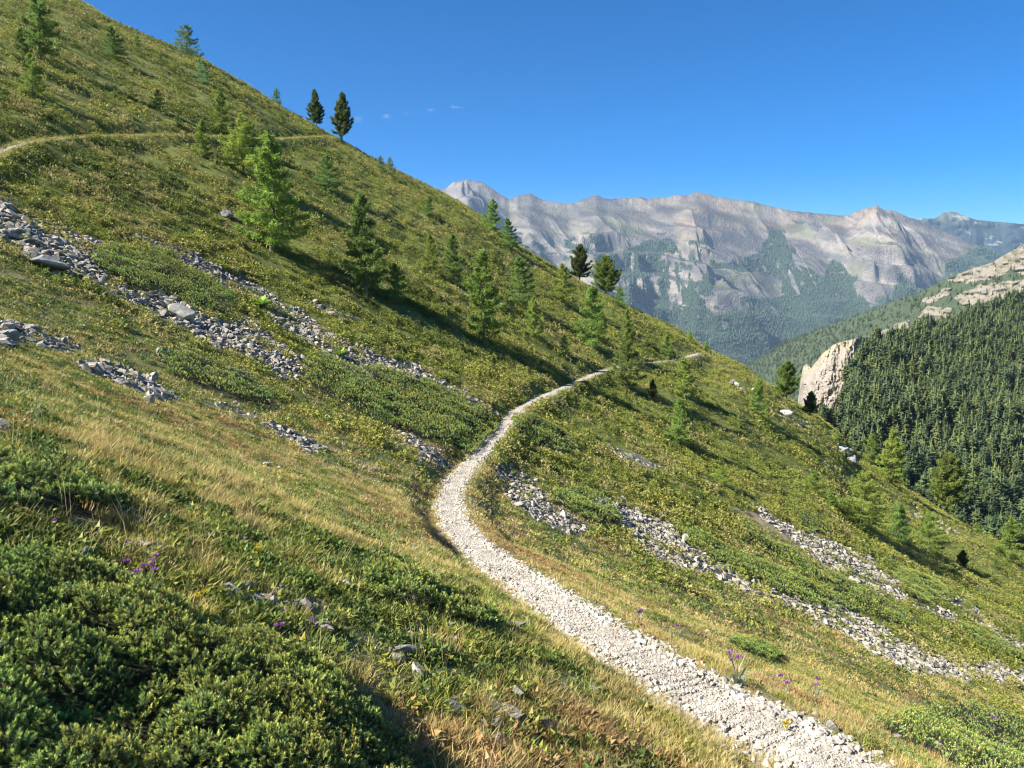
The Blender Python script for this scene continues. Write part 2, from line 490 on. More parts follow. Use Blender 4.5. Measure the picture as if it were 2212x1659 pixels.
# ---- paths
def path_ribbon(name, L, hw, mat, lift=.02, c0=(.5, .47, .42)):
    S = L[::2]
    tan = np.gradient(S[:, :2], axis=0); tan /= np.linalg.norm(tan, axis=1, keepdims=True) + 1e-9
    nr = np.stack([tan[:, 1], -tan[:, 0]], -1)
    M = 13
    o = np.linspace(-1, 1, M)
    s = np.arange(len(S))
    wl = hw * (1 + .22 * fbm(s / 9., s * 0 + 1., 90, 3)); wr = hw * (1 + .22 * fbm(s / 9., s * 0 + 7., 95, 3))
    off = np.where(o[None] < 0, o[None] * wl[:, None], o[None] * wr[:, None])
    X = S[:, None, 0] + nr[:, None, 0] * off; Y = S[:, None, 1] + nr[:, None, 1] * off
    Z = np.maximum(Hm(X, Y), S[:, None, 2] - .05) + lift * (1 - np.abs(o[None]) ** 4) - .03 * (np.abs(o[None]) > .99) + fbm(X / .25, Y / .25, 30, 3) * .02
    V = np.stack([X, Y, Z], -1)
    # skirt on both sides
    A = V[:, :1].copy(); A[..., 2] -= .35; B = V[:, -1:].copy(); B[..., 2] -= .6
    B[:, 0, 0] += nr[:, 0] * .12; B[:, 0, 1] += nr[:, 1] * .12
    V = np.concatenate([A, V, B], 1); m = M + 2
    ix = np.arange(len(S) * m).reshape(len(S), m)
    q = np.stack([ix[:-1, :-1], ix[:-1, 1:], ix[1:, 1:], ix[1:, :-1]], -1).reshape(-1, 4)
    c = np.broadcast_to(np.array(c0), V.shape) * (1 + .25 * fbm(V[..., 0] / .4, V[..., 1] / .4, 33, 3))[..., None]
    o = mk_obj(name, mk_mesh(name, V.reshape(-1, 3), q, c.reshape(-1, 3), True, mat))
    return tag(o, kind='structure')


M_PATH = ground_mat('pale_gravel', 9, 60, .35, .9, .03)
path_ribbon('path', TR, HW_TR, M_PATH, c0=(.33, .295, .24))
path_ribbon('path', UP, HW_UP, M_PATH, c0=(.33, .30, .24))


# ----------------------------------------------------------------------------- stones
def hull_rock(seed, fl, n=16, base=(.26, .238, .198)):
    r = random.Random(seed)
    bm = bmesh.new()
    for i in range(n):
        v = Vector((r.gauss(0, 1), r.gauss(0, 1), r.gauss(0, 1))).normalized() * r.uniform(.82, 1)
        bm.verts.new((v.x * r.uniform(.9, 1.1), v.y * .72, v.z * fl))
    g = bmesh.ops.convex_hull(bm, input=bm.verts)
    bmesh.ops.delete(bm, geom=[e for e in g['geom_interior'] if isinstance(e, bmesh.types.BMVert)], context='VERTS')
    bmesh.ops.triangulate(bm, faces=bm.faces)
    bm.verts.index_update()
    V = np.array([v.co[:] for v in bm.verts]) * .5
    T = np.array([[v.index for v in f.verts] for f in bm.faces])
    bm.free()
    C = np.array(base) * (1 + .12 * RS.randn(len(V), 1))
    return V, T, np.clip(C, .02, .9)


def boulder_mesh(name, seed, fl, base, sub=3, rough=.16):
    """a bigger rock: an angular block, bevelled, subdivided and weathered"""
    V, T, _ = hull_rock(seed, fl, 13)
    me = bpy.data.meshes.new(name); me.from_pydata(V.tolist(), [], T.tolist())
    bm = bmesh.new(); bm.from_mesh(me)
    bmesh.ops.dissolve_limit(bm, angle_limit=.25, verts=bm.verts, edges=bm.edges)
    bmesh.ops.bevel(bm, geom=list(bm.edges), offset=.035, segments=1, affect='EDGES', profile=.5)
    bmesh.ops.triangulate(bm, faces=bm.faces)
    for _ in range(sub): bmesh.ops.subdivide_edges(bm, edges=[e for e in bm.edges if e.calc_length() > .07], cuts=1)
    bmesh.ops.triangulate(bm, faces=bm.faces)
    bm.normal_update()
    P = np.array([v.co[:] for v in bm.verts]); Nn = np.array([v.normal[:] for v in bm.verts])
    d = rough * .22 * fbm(P[:, 0] * 3.1 + P[:, 2] * 2.3 + seed, P[:, 1] * 3.1 - P[:, 2] * 1.7, seed, 5)
    P = P + Nn * d[:, None]
    bm.verts.index_update()
    T = np.array([[v.index for v in f.verts] for f in bm.faces]); bm.free(); bpy.data.meshes.remove(me)
    c = np.array(base) * (1 + .35 * fbm(P[:, 0] * 4 + 3, P[:, 1] * 4 + P[:, 2] * 3, seed + 5, 4))[:, None]
    return mk_mesh(name, P, T, c, False, M_ROCK)


ROCKS = [hull_rock(s, f) for s, f in ((1, .45), (2, .6), (3, .35), (4, .7), (5, .5), (6, .4), (7, .55), (8, .3))]
PEB = [hull_rock(s, f, 11, (.36, .33, .28)) for s, f in ((21, .6), (22, .7), (23, .5), (24, .8), (25, .55))]


def sample_poly(poly, n, ragged=1.):
    """n ground positions, evenly spread over the ground inside a picture outline"""
    p = np.array(poly, float)
    # world outline bbox
    c = [hit(u, v, H0) for u, v in poly]
    c = np.array([q for q in c if q is not None])
    lo = c[:, :2].min(0); hi = c[:, :2].max(0)
    out = np.zeros((0, 3)); tries = 0
    while len(out) < n and tries < 60:
        tries += 1
        xy = lo + RS.rand(n * 4, 2) * (hi - lo)
        P = np.stack([xy[:, 0], xy[:, 1], Hm(xy[:, 0], xy[:, 1])], -1)
        out = np.concatenate([out, P[zone(P, [poly], ragged)]])
    area = np.prod(hi - lo) * len(out) / max(1, tries * n * 4)
    return out[:n], area


SC_DENS = {'left': (34, .22, 9000), 'upper': (30, .21, 9000), 'ledge': (26, .24, 700), 'small': (40, .15, 800), 'mound': (34, .20, 2000), 'pocket': (30, .18, 1600),
           'verge': (30, .18, 1800), 'spill': (24, .16, 500), 'line': (16, .17, 600), 'bank': (34, .16, 2600), 'tongue': (34, .19, 9000), 'chute': (20, .23, 6000),
           'trickle': (7, .28, 600), 'edge': (8, .24, 900), 'front': (260, .085, 240), 'scatter': (5, .32, 260), 'faint': (6, .34, 400), 'crest': (.9, .5, 120), 'crest2': (.8, .5, 140), 'crest3': (.9, .6, 120), 'crest4': (.5, .5, 200)}
SC_LABEL = {
 'left': 'grey angular rock in the wide scree tongue reaching the left edge',
 'upper': 'grey angular rock in the narrow scree run under the big larch',
 'ledge': 'dark grey rock on the shaded ledge at the left edge',
 'small': 'grey stone in the small round stone patch beside the left ledge',
 'mound': 'grey stone in the low stone mound below the big scree tongue',
 'pocket': 'pale stone in the small stone pocket in dry grass left of the path',
 'verge': 'pale stone in the stony strip meeting the left side of the path bend',
 'bank': 'pale angular stone on the grassy bank right of the path bend',
 'tongue': 'pale grey rock in the long scree tongue running to the right edge',
 'chute': 'pale rock in the upper right scree chute above the juniper strips',
 'front': 'grey lichen stone in the small heap beside the foreground juniper',
 'other': 'loose pale stone half buried in the grassy slope',
 'crest': 'white rock lying on the crest of the spur above the forest',
}
allr = []
for key, poly in SCREE.items():
    dens, size, cap = SC_DENS[key]
    P, area = sample_poly(poly, cap, 2.2)
    n = min(len(P), max(12, int(area * dens)))
    P = P[:n]
    if n > 60:
        g = fbm(P[:, 0] / 2.4, P[:, 1] / 1.6, 801, 3) + .5 * fbm(P[:, 0] / .7, P[:, 1] / .7, 805, 2)
        P = P[RS.rand(n) < np.clip(1.0 + 1.5 * g, .12, 1)]
        Q, _ = sample_poly(poly, n // 4, 6.5)
        P = np.concatenate([P, Q]); n = len(P)
    s = size * np.exp(RS.randn(n) * .55) * .85
    s = np.clip(s, size * .3, size * 2.6)
    if key == 'left': s *= 1 + .6 * sstep(300, 0, project(P)[0])
    for i in range(n): allr.append((key, P[i], s[i]))
# loose stones in the grass
u = RS.rand(1500) * 2300 - 40; v = 700 + RS.rand(1500) * 950
for a, b in zip(u, v):
    if fbm(a / 130., b / 60., 99, 3) < .12: continue
    p = hit(a, b, Hm)
    if p is None or p[1] > 60: continue
    allr.append(('other', p, min(.32, .05 + .14 * RS.rand() ** 2 + .004 * p[1])))
RP = np.array([r[1] for r in allr]); RSZ = np.array([r[2] for r in allr]); RK = np.array([r[0] for r in allr])
dtr, _, _, _ = tr_dist(RP[:, 0], RP[:, 1], TR); keep = (dtr > HW_TR + .1) & ~zone(RP, [JUN['J1']], .3)
RP, RSZ, RK = RP[keep], RSZ[keep], RK[keep]
nr = len(RP)
which = RS.randint(0, len(ROCKS), nr)
nrm = Hn(RP[:, 0], RP[:, 1]) + RS.randn(nr, 3) * .32
Mr = frames(nrm, RS.rand(nr) * 6.28)
ani = np.stack([RSZ * (.9 + .5 * RS.rand(nr)), RSZ * (.8 + .3 * RS.rand(nr)), RSZ * (.7 + .6 * RS.rand(nr))], -1)
RP = RP + np.array([0, 0, 1.]) * (RSZ * .12)[:, None]
shade = .8 + .45 * RS.rand(nr)
warm = RS.rand(nr)
pale = np.isin(RK, ['bank', 'tongue', 'chute', 'crest', 'crest2', 'crest3', 'crest4', 'verge', 'trickle', 'edge', 'other', 'pocket'])
shade = shade * np.where(pale, 1.0, .86)
tint = np.stack([shade * (1 + .05 * warm), shade, shade * (1 - .06 * warm)], -1)
uu, vv = project(RP)
score = RSZ / RP[:, 1]
score[(uu < 0) | (uu > 2212) | (vv > 1659)] = 0
big = np.argsort(-score)[:235]
isbig = np.zeros(nr, bool); isbig[big] = True
rmesh = [mk_mesh('scree_rock', pv, pt, pc, False, M_ROCK) for pv, pt, pc in ROCKS]
pale_mesh = [mk_mesh('scree_rock', pv, pt, pc * 1.06, False, M_ROCK) for pv, pt, pc in ROCKS]
from mathutils import Matrix
for i in big:
    o = bpy.data.objects.new('scree_rock', (pale_mesh if pale[i] else rmesh)[which[i]]); COL.objects.link(o)
    M4 = Matrix([list(map(float, r)) for r in Mr[i]]).to_4x4(); M4.translation = Vector([float(t) for t in RP[i]])
    o.matrix_world = M4 @ Matrix.Diagonal((*[float(t) for t in ani[i]], 1))
    k = RK[i]
    k = 'crest' if k.startswith('crest') else k
    k = k if k in SC_LABEL else 'other'
    tag(o, SC_LABEL[k], 'rock', 'rocks of the %s' % {'other': 'grassy slope', 'crest': 'spur crest'}.get(k, k + ' scree'))
m = ~isbig
V, T, C = inst(ROCKS, which[m], RP[m], Mr[m], ani[m], tint[m])
tag(mk_obj('scree', mk_mesh('scree', V, T, C, False, M_ROCK)), 'grey broken stone scree lying in tongues down the slope', 'scree', kind='stuff')

# named boulders: (u, v of the foot, width px, flatness, tone, label)
BLD = [(392, 690, 66, .75, (.30, .29, .25), 'large rounded grey boulder on the lower rim of the left scree tongue'),
       (350, 763, 56, .28, (.34, .32, .28), 'flat pale slab lying alone in grass below the scree tongue'),
       (322, 872, 34, .95, (.30, .29, .22), 'upright lichened stone at the foot of the stone mound'),
       (1217, 1118, 26, .85, (.50, .48, .44), 'bright white boulder beside the dark juniper right of the path'),
       (110, 585, 90, .5, (.27, .27, .25), 'long dark grey block at the lower edge of the left scree'),
       (1818, 978, 26, .8, (.36, .34, .30), 'smaller white block at the crest outcrop above the forest'),
       (1840, 1002, 34, .9, (.38, .36, .31), 'larger white block at the crest outcrop above the forest'),
       (1700, 900, 40, .5, (.36, .34, .29), 'white slab on the crest above a deep black hollow'),
       (492, 470, 40, .55, (.16, .15, .15), 'dark rock in shade on the green slope beside the big larch'),
       (15, 735, 70, .5, (.24, .24, .22), 'dark stone block sitting on the ledge at the left edge'),
       (742, 1272, 62, .45, (.30, .28, .24), 'pale flat stone in dry grass above the small juniper patch'),
       (978, 1358, 34, .6, (.38, .38, .36), 'grey stone at the right end of the small juniper patch'),
       (1510, 1513, 30, .6, (.42, .39, .34), 'pale rounded stone sitting in the middle of the path'),
       (1290, 1092, 40, .4, (.36, .35, .32), 'flat grey rock at the head of the long scree tongue'),
       (1480, 1168, 36, .5, (.32, .31, .29), 'grey rock on the right rim of the long scree tongue')]
for i, (u, v, wpx, fl, tone, lab) in enumerate(BLD):
    p = hit(u, v, Hm)
    if p is None: continue
    sz = wpx / FPX * p[1]
    o = mk_obj('boulder', boulder_mesh('boulder', 100 + i, fl, tone))
    o.location = p + np.array([0, 0, sz * fl * .30]); o.scale = (sz * 1.05, sz * 1.05, sz * 1.05)
    o.rotation_euler = (.1, .25, 1.7 * i)
    tag(o, lab, 'boulder')

# path stones
S = TR
ylim = np.where(S[:, 1] < 52)[0]
S = S[ylim]
tan = np.gradient(S[:, :2], axis=0); tan /= np.linalg.norm(tan, axis=1, keepdims=True) + 1e-9
nrx = np.stack([tan[:, 1], -tan[:, 0]], -1)
npth = 72000
wgt = 1 / (S[:, 1] ** .8); wgt /= wgt.sum()
j = RS.choice(len(S), npth, p=wgt)
oo = RS.rand(npth) * 2 - 1
edge = RS.rand(npth) < .16
side = np.where(RS.rand(npth) < .72, 1, -1)       # more stones pushed to the right-hand edge as one walks down
oo = np.where(edge, side * (1.0 + .22 * RS.randn(npth)), oo)
px_ = S[j, 0] + nrx[j, 0] * oo * HW_TR * 1.03 + RS.randn(npth) * .03
py_ = S[j, 1] + nrx[j, 1] * oo * HW_TR * 1.03 + RS.randn(npth) * .03
sz = np.where(edge, .020 + .058 * RS.rand(npth) ** 2.4, .007 + .026 * RS.rand(npth) ** 2.4) * (1 + py_ / 60)
ZP = np.maximum(Hm(px_, py_), np.where(np.abs(oo) < 1, S[j, 2] - .05, -999)) + .022 * (np.abs(oo) < .95)
PP = np.stack([px_, py_, ZP + sz * .1], -1)
which = RS.randint(0, len(PEB), npth)
Mp = frames(np.array([[.1, 0, 1.]]) + RS.randn(npth, 3) * .35, RS.rand(npth) * 6.28)
sh = .78 + .35 * RS.rand(npth)
wm = RS.rand(npth)
tint = np.stack([sh * (1 + .06 * (wm > .93)), sh * (1 - .10 * (wm > .93)), sh * (1 - .16 * (wm > .93))], -1)
bigp = np.argsort(-(sz / PP[:, 1]) * (PP[:, 1] > 4))[:45]
msk = np.ones(npth, bool); msk[bigp] = False
V, T, C = inst(PEB, which[msk], PP[msk], Mp[msk], sz[msk] * 1.5, tint[msk])
tag(mk_obj('path_gravel', mk_mesh('path_gravel', V, T, C, False, M_ROCK)), 'white crushed stone covering the footpath', 'gravel', kind='stuff')
pmesh = [mk_mesh('path_stone', pv, pt, pc, False, M_ROCK) for pv, pt, pc in PEB]
for i in bigp:
    o = bpy.data.objects.new('path_stone', pmesh[which[i]]); COL.objects.link(o)
    M4 = Matrix([list(map(float, r)) for r in Mp[i]]).to_4x4(); M4.translation = Vector([float(t) for t in PP[i]])
    o.matrix_world = M4 @ Matrix.Diagonal((*[float(sz[i] * 1.6)] * 3, 1))
    tag(o, 'larger white stone along the gravel of the near path', 'stone', 'larger stones of the near path')


# ----------------------------------------------------------------------------- grass and heath
def blade_proto(n, L, Wd, spread, bend, c0, c1, seg=True, seed=0, lean=.35):
    r = np.random.RandomState(seed)
    V, T, C = [], [], []
    for i in range(n):
        a = r.rand() * 6.283; rr = spread * math.sqrt(r.rand())
        b = np.array([math.cos(a) * rr, math.sin(a) * rr, -.02])
        aa = a + r.randn() * .8
        d = np.array([math.cos(aa), math.sin(aa), 0])
        l = L * (.55 + .7 * r.rand()); k = lean * (.3 + r.rand()); w = Wd * (.7 + .6 * r.rand())
        s = np.array([-d[1], d[0], 0])
        tw = r.rand() * 3.14; s = s * math.cos(tw) + d * math.sin(tw)
        mid = b + np.array([0, 0, l * .55]) + d * l * .55 * k * .7
        tip = b + np.array([0, 0, l * (1 - .25 * bend * r.rand())]) + d * l * k * (1 + bend)
        c = c0 + (c1 - c0) * r.rand()
        o = len(V)
        if seg:
            V += [b - s * w / 2, b + s * w / 2, mid - s * w * .4, mid + s * w * .4, tip]
            T += [[o, o + 1, o + 3], [o, o + 3, o + 2], [o + 2, o + 3, o + 4]]
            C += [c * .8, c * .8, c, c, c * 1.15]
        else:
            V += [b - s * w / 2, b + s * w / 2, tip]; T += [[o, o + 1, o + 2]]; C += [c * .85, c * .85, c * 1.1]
    return np.array(V), np.array(T), np.array(C)


A = np.array
straw = (A((.36, .285, .09)), A((.50, .405, .16))); yg = (A((.20, .22, .036)), A((.31, .32, .062))); gr = (A((.09, .14, .03)), A((.17, .22, .05))); br = (A((.28, .17, .07)), A((.40, .27, .11)))


def leafy_proto(n, R, Hh, size, c0, c1, seed=0, up=.6):
    """low leafy clump: leaf-sized faces through a dome"""
    r = np.random.RandomState(seed)
    V, T, C = [], [], []
    for i in range(n):
        a = r.rand() * 6.283; q = math.sqrt(r.rand())
        h = Hh * (1 - q * q) * (.35 + .65 * r.rand())
        p = A([math.cos(a) * q * R, math.sin(a) * q * R, h])
        d = A([math.cos(a) * (.4 + q), math.sin(a) * (.4 + q), up]) + r.randn(3) * .45; d /= np.linalg.norm(d)
        s = np.cross(d, r.randn(3)); s /= np.linalg.norm(s) + 1e-9
        l = size * (.6 + .8 * r.rand())
        c = c0 + (c1 - c0) * r.rand()
        o = len(V)
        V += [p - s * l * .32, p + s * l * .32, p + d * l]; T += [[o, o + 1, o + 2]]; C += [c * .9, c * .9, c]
    return A(V), A(T), A(C)


def scatter_xy(n, ylo, yhi, tmax=.74, pw=1.0):
    """ground positions in the wedge the camera sees (a little beyond its sides)"""
    y = (ylo ** (pw + 1) + RS.rand(n) * (yhi ** (pw + 1) - ylo ** (pw + 1))) ** (1 / (pw + 1))
    x = (RS.rand(n) * 2 - 1) * tmax * y
    return x, y


def grass_field(n, ylo, yhi, protos, kinds, pw=1.0, smin=.7, smax=1.2, tmax=.74, heathy=False):
    x, y = scatter_xy(n, ylo, yhi, tmax, pw)
    P = np.stack([x, y, Hm(x, y)], -1)
    d, _, _, _ = tr_dist(x, y, TR); d2, _, _, _ = tr_dist(x, y, UP)
    k = (d > HW_TR - .05 + .16 * RS.rand(n) + .10 * fbm(x / .5, y / .5, 171, 2)) & (d2 > HW_UP + .05)
    sc = zone(P, SCREE.values(), 2.2); k &= ~(sc & (RS.rand(n) < .80 + .5 * fbm(P[:, 0] / 2.4, P[:, 1] / 1.6, 801, 3)))
    jz = zone(P, JUN.values(), .6); k &= ~(jz & (RS.rand(n) < .96))
    sd = zone(P, SAND); k &= ~(sd & (RS.rand(n) < .55))
    P = P[k]; x = P[:, 0]; y = P[:, 1]; d = d[k]
    # bare and dense patches
    dn = fbm(x / .9, y / .9, 120, 4) + .3 * fbm(x / 6, y / 6, 125, 2)
    k = RS.rand(len(x)) < np.clip(.66 + dn * 1.3 + .25 * domes(x, y, .34, 177)[0], .10, 1)
    P = P[k]; x = P[:, 0]; y = P[:, 1]; d = d[k]
    n = len(x)
    f1 = fbm(x / 4.5, y / 4.5, 131, 3); f2 = fbm(x / 1.2, y / 1.2, 137, 3); f3 = fbm(x / 9, y / 9, 139, 2)
    u, v = project(P)
    # dryness: straw by the path and low right, greener far up and low left
    dry = .48 + .30 * f1 + .55 * f2 + .5 * (domes(x, y, .34, 177)[3] - .5) + .5 * fbm(x / .45, y / .45, 163, 2) + .55 * np.exp(-((d - .6) / 1.3) ** 2) - .25 * sstep(30, 50, y)
    dry += .25 * sstep(1200, 1500, v) * sstep(600, 1100, u) - .35 * sstep(1650, 2000, u) * sstep(1450, 1640, v) - .2 * sstep(350, 0, u)
    brown = fbm(x / 2.2, y / 2.2, 151, 3) + .25 * sstep(1300, 1600, v) * sstep(2000, 1200, u) + .2 * sstep(1900, 2212, u) * sstep(1560, 1450, v)
    r = RS.rand(n)
    kd = np.where(dry + .75 * (r - .5) > .66, 0, np.where(dry + .75 * (r - .5) > .33, 1, 2))
    kd = np.where((brown + .5 * (RS.rand(n) - .5) > .42) & (kd < 2), 3, kd)
    nv = len(protos) // 4
    w = kd * nv + RS.randint(0, nv, n)
    nm = Hn(x, y) * .55 + A([0.12, 0, .6]) + RS.randn(n, 3) * .12
    sc = (smin + (smax - smin) * RS.rand(n)) * (1 + .3 * f2)
    tus, _, _, ton = domes(x, y, .34, 177)
    sc *= (.62 + .62 * tus) * (1 - .35 * np.exp(-(d / .8) ** 2))
    hv = (.80 + .3 * RS.rand(n)) * (.82 + .36 * ton)
    tn = np.stack([hv * (1 + .1 * RS.randn(n)), hv, hv * (1 + .1 * RS.randn(n))], -1)
    return inst(protos, w, P, frames(nm, RS.rand(n) * 6.28), sc, np.clip(tn, .5, 1.5))


def protos4(n, L, Wd, sp_, seg, nv=3):
    out = []
    for k, (c0, c1) in enumerate((straw, yg, gr, br)):
        for q in range(nv):
            if (k == 2 and q <= 1) or (k in (1, 3) and q == 0) or (k == 0 and q == 0 and not seg):
                out.append(leafy_proto(n + 10, sp_ * 1.4, L * .55, (.034 if seg else Wd * 4.2), c0, c1, seed=q + 77 + k))
            else:
                out.append(blade_proto(n, L * (.8 if k == 2 else 1), Wd * (1.3 if k == 2 else 1), sp_, .5, c0, c1, seg, seed=q + 10 * k))
    return out


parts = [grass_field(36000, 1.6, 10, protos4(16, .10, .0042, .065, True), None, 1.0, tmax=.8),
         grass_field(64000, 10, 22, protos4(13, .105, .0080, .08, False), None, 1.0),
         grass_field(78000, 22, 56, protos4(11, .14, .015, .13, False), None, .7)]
# tall seed stalks close by
x, y = scatter_xy(420, 2.0, 13, .74, 1.0)
P = np.stack([x, y, Hm(x, y)], -1)
d, _, _, _ = tr_dist(x, y, TR)
k = (d > HW_TR + .1) & ~(zone(P, [JUN['J1']]) & (RS.rand(len(x)) < .85)); P = P[k]
stk = [blade_proto(3, .42, .0035, .03, .3, A((.42, .33, .16)), A((.52, .42, .24)), True, seed=s, lean=.22) for s in range(4)]
n = len(P)
parts.append(inst(stk, RS.randint(0, 4, n), P, frames(A([[.1, 0, 1.]]) + RS.randn(n, 3) * .12, RS.rand(n) * 6.28), .6 + .6 * RS.rand(n)))
lip = blade_proto(12, .26, .03, .16, .5, A((.26, .26, .07)), A((.42, .36, .14)), False, seed=5)
n = 4200
j = RS.randint(0, len(UP), n); tg = np.gradient(UP[:, :2], axis=0); tg /= np.linalg.norm(tg, axis=1, keepdims=True)
of = np.where(RS.rand(n) < .8, 1, -1) * (HW_UP + .02 + .28 * RS.rand(n) ** 2)
x = UP[j, 0] + tg[j, 1] * of; y = UP[j, 1] - tg[j, 0] * of
P = np.stack([x, y, np.where(np.abs(of) < HW_UP + .2, np.maximum(Hm(x, y), UP[j, 2] - .1), Hm(x, y))], -1)
k = RS.rand(n) < np.clip(.7 + fbm(x / 3, y / 3, 333, 3), .2, 1); P = P[k]; n = len(P)
parts.append(inst([lip], np.zeros(n, int), P, frames(A([[.15, 0, 1.]]) + RS.randn(n, 3) * .15, RS.rand(n) * 6.28), .7 + .7 * RS.rand(n)))
off = 0; VV, TT, CC = [], [], []
for V, T, C in parts:
    VV.append(V); TT.append(T + off); CC.append(C); off += len(V)
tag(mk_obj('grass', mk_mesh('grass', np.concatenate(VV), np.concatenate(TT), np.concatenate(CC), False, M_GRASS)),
    'dry yellow and green alpine grass on the near slope', 'grass', kind='stuff')

# heath on the green slope beyond the gully
hp = []
HC = [(A((.150, .175, .030)), A((.25, .27, .048))), (A((.215, .22, .042)), A((.34, .325, .07))), (A((.08, .105, .02)), A((.15, .175, .03))), (A((.22, .20, .062)), A((.33, .29, .10)))]
for k, (c0, c1) in enumerate(HC):
    for q in range(3): hp.append(leafy_proto(28, .25, .34, .105, c0, c1, seed=200 + 10 * k + q))


def heath(n, ylo, yhi, pw, s0, tmax=.78, fade=True):
    x, y = scatter_xy(n, ylo, yhi, tmax, pw)
    P = np.stack([x, y, Hm(x, y)], -1)
    d, _, _, _ = tr_dist(x, y, TR); d2, _, _, _ = tr_dist(x, y, UP)
    k = (d > HW_TR + .25) & (d2 > HW_UP + .2)
    k &= ~(zone(P, SCREE.values(), 2.2) & (RS.rand(n) < .86 + .6 * fbm(x / 2.4, y / 1.6, 801, 3))) & ~(zone(P, JUN.values(), .6)) & ~(zone(P, SAND) & (RS.rand(n) < .9))
    if fade:
        g = sstep(26, 48, y - .10 * x + 8 * fbm(x / 7, y / 7, 301, 3)); k &= RS.rand(n) < g
    dn = fbm(x / 2.6, y / 1.1, 305, 4)
    k &= RS.rand(n) < np.clip(.60 + 1.5 * dn, .05, 1)
    P = P[k]; x = P[:, 0]; y = P[:, 1]; n = len(x)
    f1 = fbm(x / 9, y / 9, 311, 3); f2 = fbm(x / 2.5, y / 2.5, 315, 3)
    r = RS.randn(n) * .10
    dm, _, _, ton = domes(x, y, 1.25, 341); r = r + .62 * (ton - .5)
    kd = np.where(f1 + f2 * .7 + r > .27, 1, np.where(f1 - f2 * .6 + r < -.26, 2, 0))
    kd = np.where(fbm(x / 3.5, y / 3.5, 321, 3) + 1.4 * r > .36, 3, kd)
    nm = Hn(x, y) * .8 + A([0.1, 0, .4]) + RS.randn(n, 3) * .15
    sc = s0 * (.55 + .75 * RS.rand(n) ** 1.5) * (1 + .3 * f2) * (.62 + .72 * dm)
    hv = (.85 + .3 * RS.rand(n)) * 1.1
    return inst(hp, kd * 3 + RS.randint(0, 3, n), P, frames(nm, RS.rand(n) * 6.28), sc, np.stack([hv, hv, hv], -1))


h1 = heath(95000, 26, 75, .8, .85); h2 = heath(125000, 75, 175, .6, 1.1)
tag(mk_obj('heath', mk_mesh('heath', np.concatenate([h1[0], h2[0]]), np.concatenate([h1[1], h2[1] + len(h1[0])]), np.concatenate([h1[2], h2[2]]), False, M_HEATH)),
    'low green heath and bilberry covering the far hillside', 'heath', kind='stuff')


# ----------------------------------------------------------------------------- junipers
def sprig_proto(n, L, nl, nw, seed, c0, c1):
    """one juniper shoot: needles in a spiral round a short axis"""
    r = np.random.RandomState(seed)
    V, T, C = [], [], []
    ax = A([r.randn() * .25, r.randn() * .25, 1.]); ax /= np.linalg.norm(ax)
    for i in range(n):
        t = (i + r.rand()) / n; a = i * 2.4 + r.rand()
        p = ax * L * t
        el = .35 + .9 * t
        d = A([math.cos(a) * math.cos(el), math.sin(a) * math.cos(el), math.sin(el)]) + r.randn(3) * .18; d /= np.linalg.norm(d)
        s = np.cross(d, ax + r.randn(3) * .4); s /= np.linalg.norm(s) + 1e-9
        l = nl * (.7 + .5 * r.rand()) * (1.1 - .35 * t)
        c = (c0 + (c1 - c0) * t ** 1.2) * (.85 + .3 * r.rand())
        o = len(V)
        V += [p - s * nw / 2, p + s * nw / 2, p + d * l]; T += [[o, o + 1, o + 2]]; C += [c * .9, c * .9, c * 1.1]
    return A(V), A(T), A(C)


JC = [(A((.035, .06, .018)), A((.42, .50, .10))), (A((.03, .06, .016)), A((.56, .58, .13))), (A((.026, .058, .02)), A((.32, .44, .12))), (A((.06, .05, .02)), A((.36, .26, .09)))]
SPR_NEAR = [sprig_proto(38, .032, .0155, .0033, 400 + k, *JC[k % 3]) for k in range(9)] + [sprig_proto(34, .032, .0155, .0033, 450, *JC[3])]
SPR_MID = [sprig_proto(20, .11, .055, .017, 470 + k, *JC[k % 3]) for k in range(6)] + [sprig_proto(18, .11, .055, .017, 480, *JC[3])]
JLAB = {
 'J1': 'large dark green juniper mat filling the lower left corner', 'J2': 'low juniper mat at the left edge above the largest juniper',
 'J3': 'dark juniper mat between the two scree tongues upper left', 'J4': 'juniper mat right of the low stone mound',
 'J5': 'broad dark juniper mat left of the path below the scree run', 'J6': 'green juniper mat on the right of the path just beyond its narrow bend',
 'J7': 'compact dark juniper bush beside the bright white boulder', 'J8': 'long juniper strip along the upper rim of the long scree tongue',
 'J9': 'long juniper strip between the sandy streak and the long scree tongue', 'J10': 'small flat juniper patch alone in dry grass right of the path',
 'J11': 'small bright juniper patch in dry grass left of the path', 'J12': 'juniper patch below the lower end of the upper right scree chute',
 'J13': 'juniper clump on the upper side of the right scree chute', 'J14': 'narrow juniper patch at the right edge above the scree tongue',
 'J15': 'loose leafy green mat in the lower right corner'}


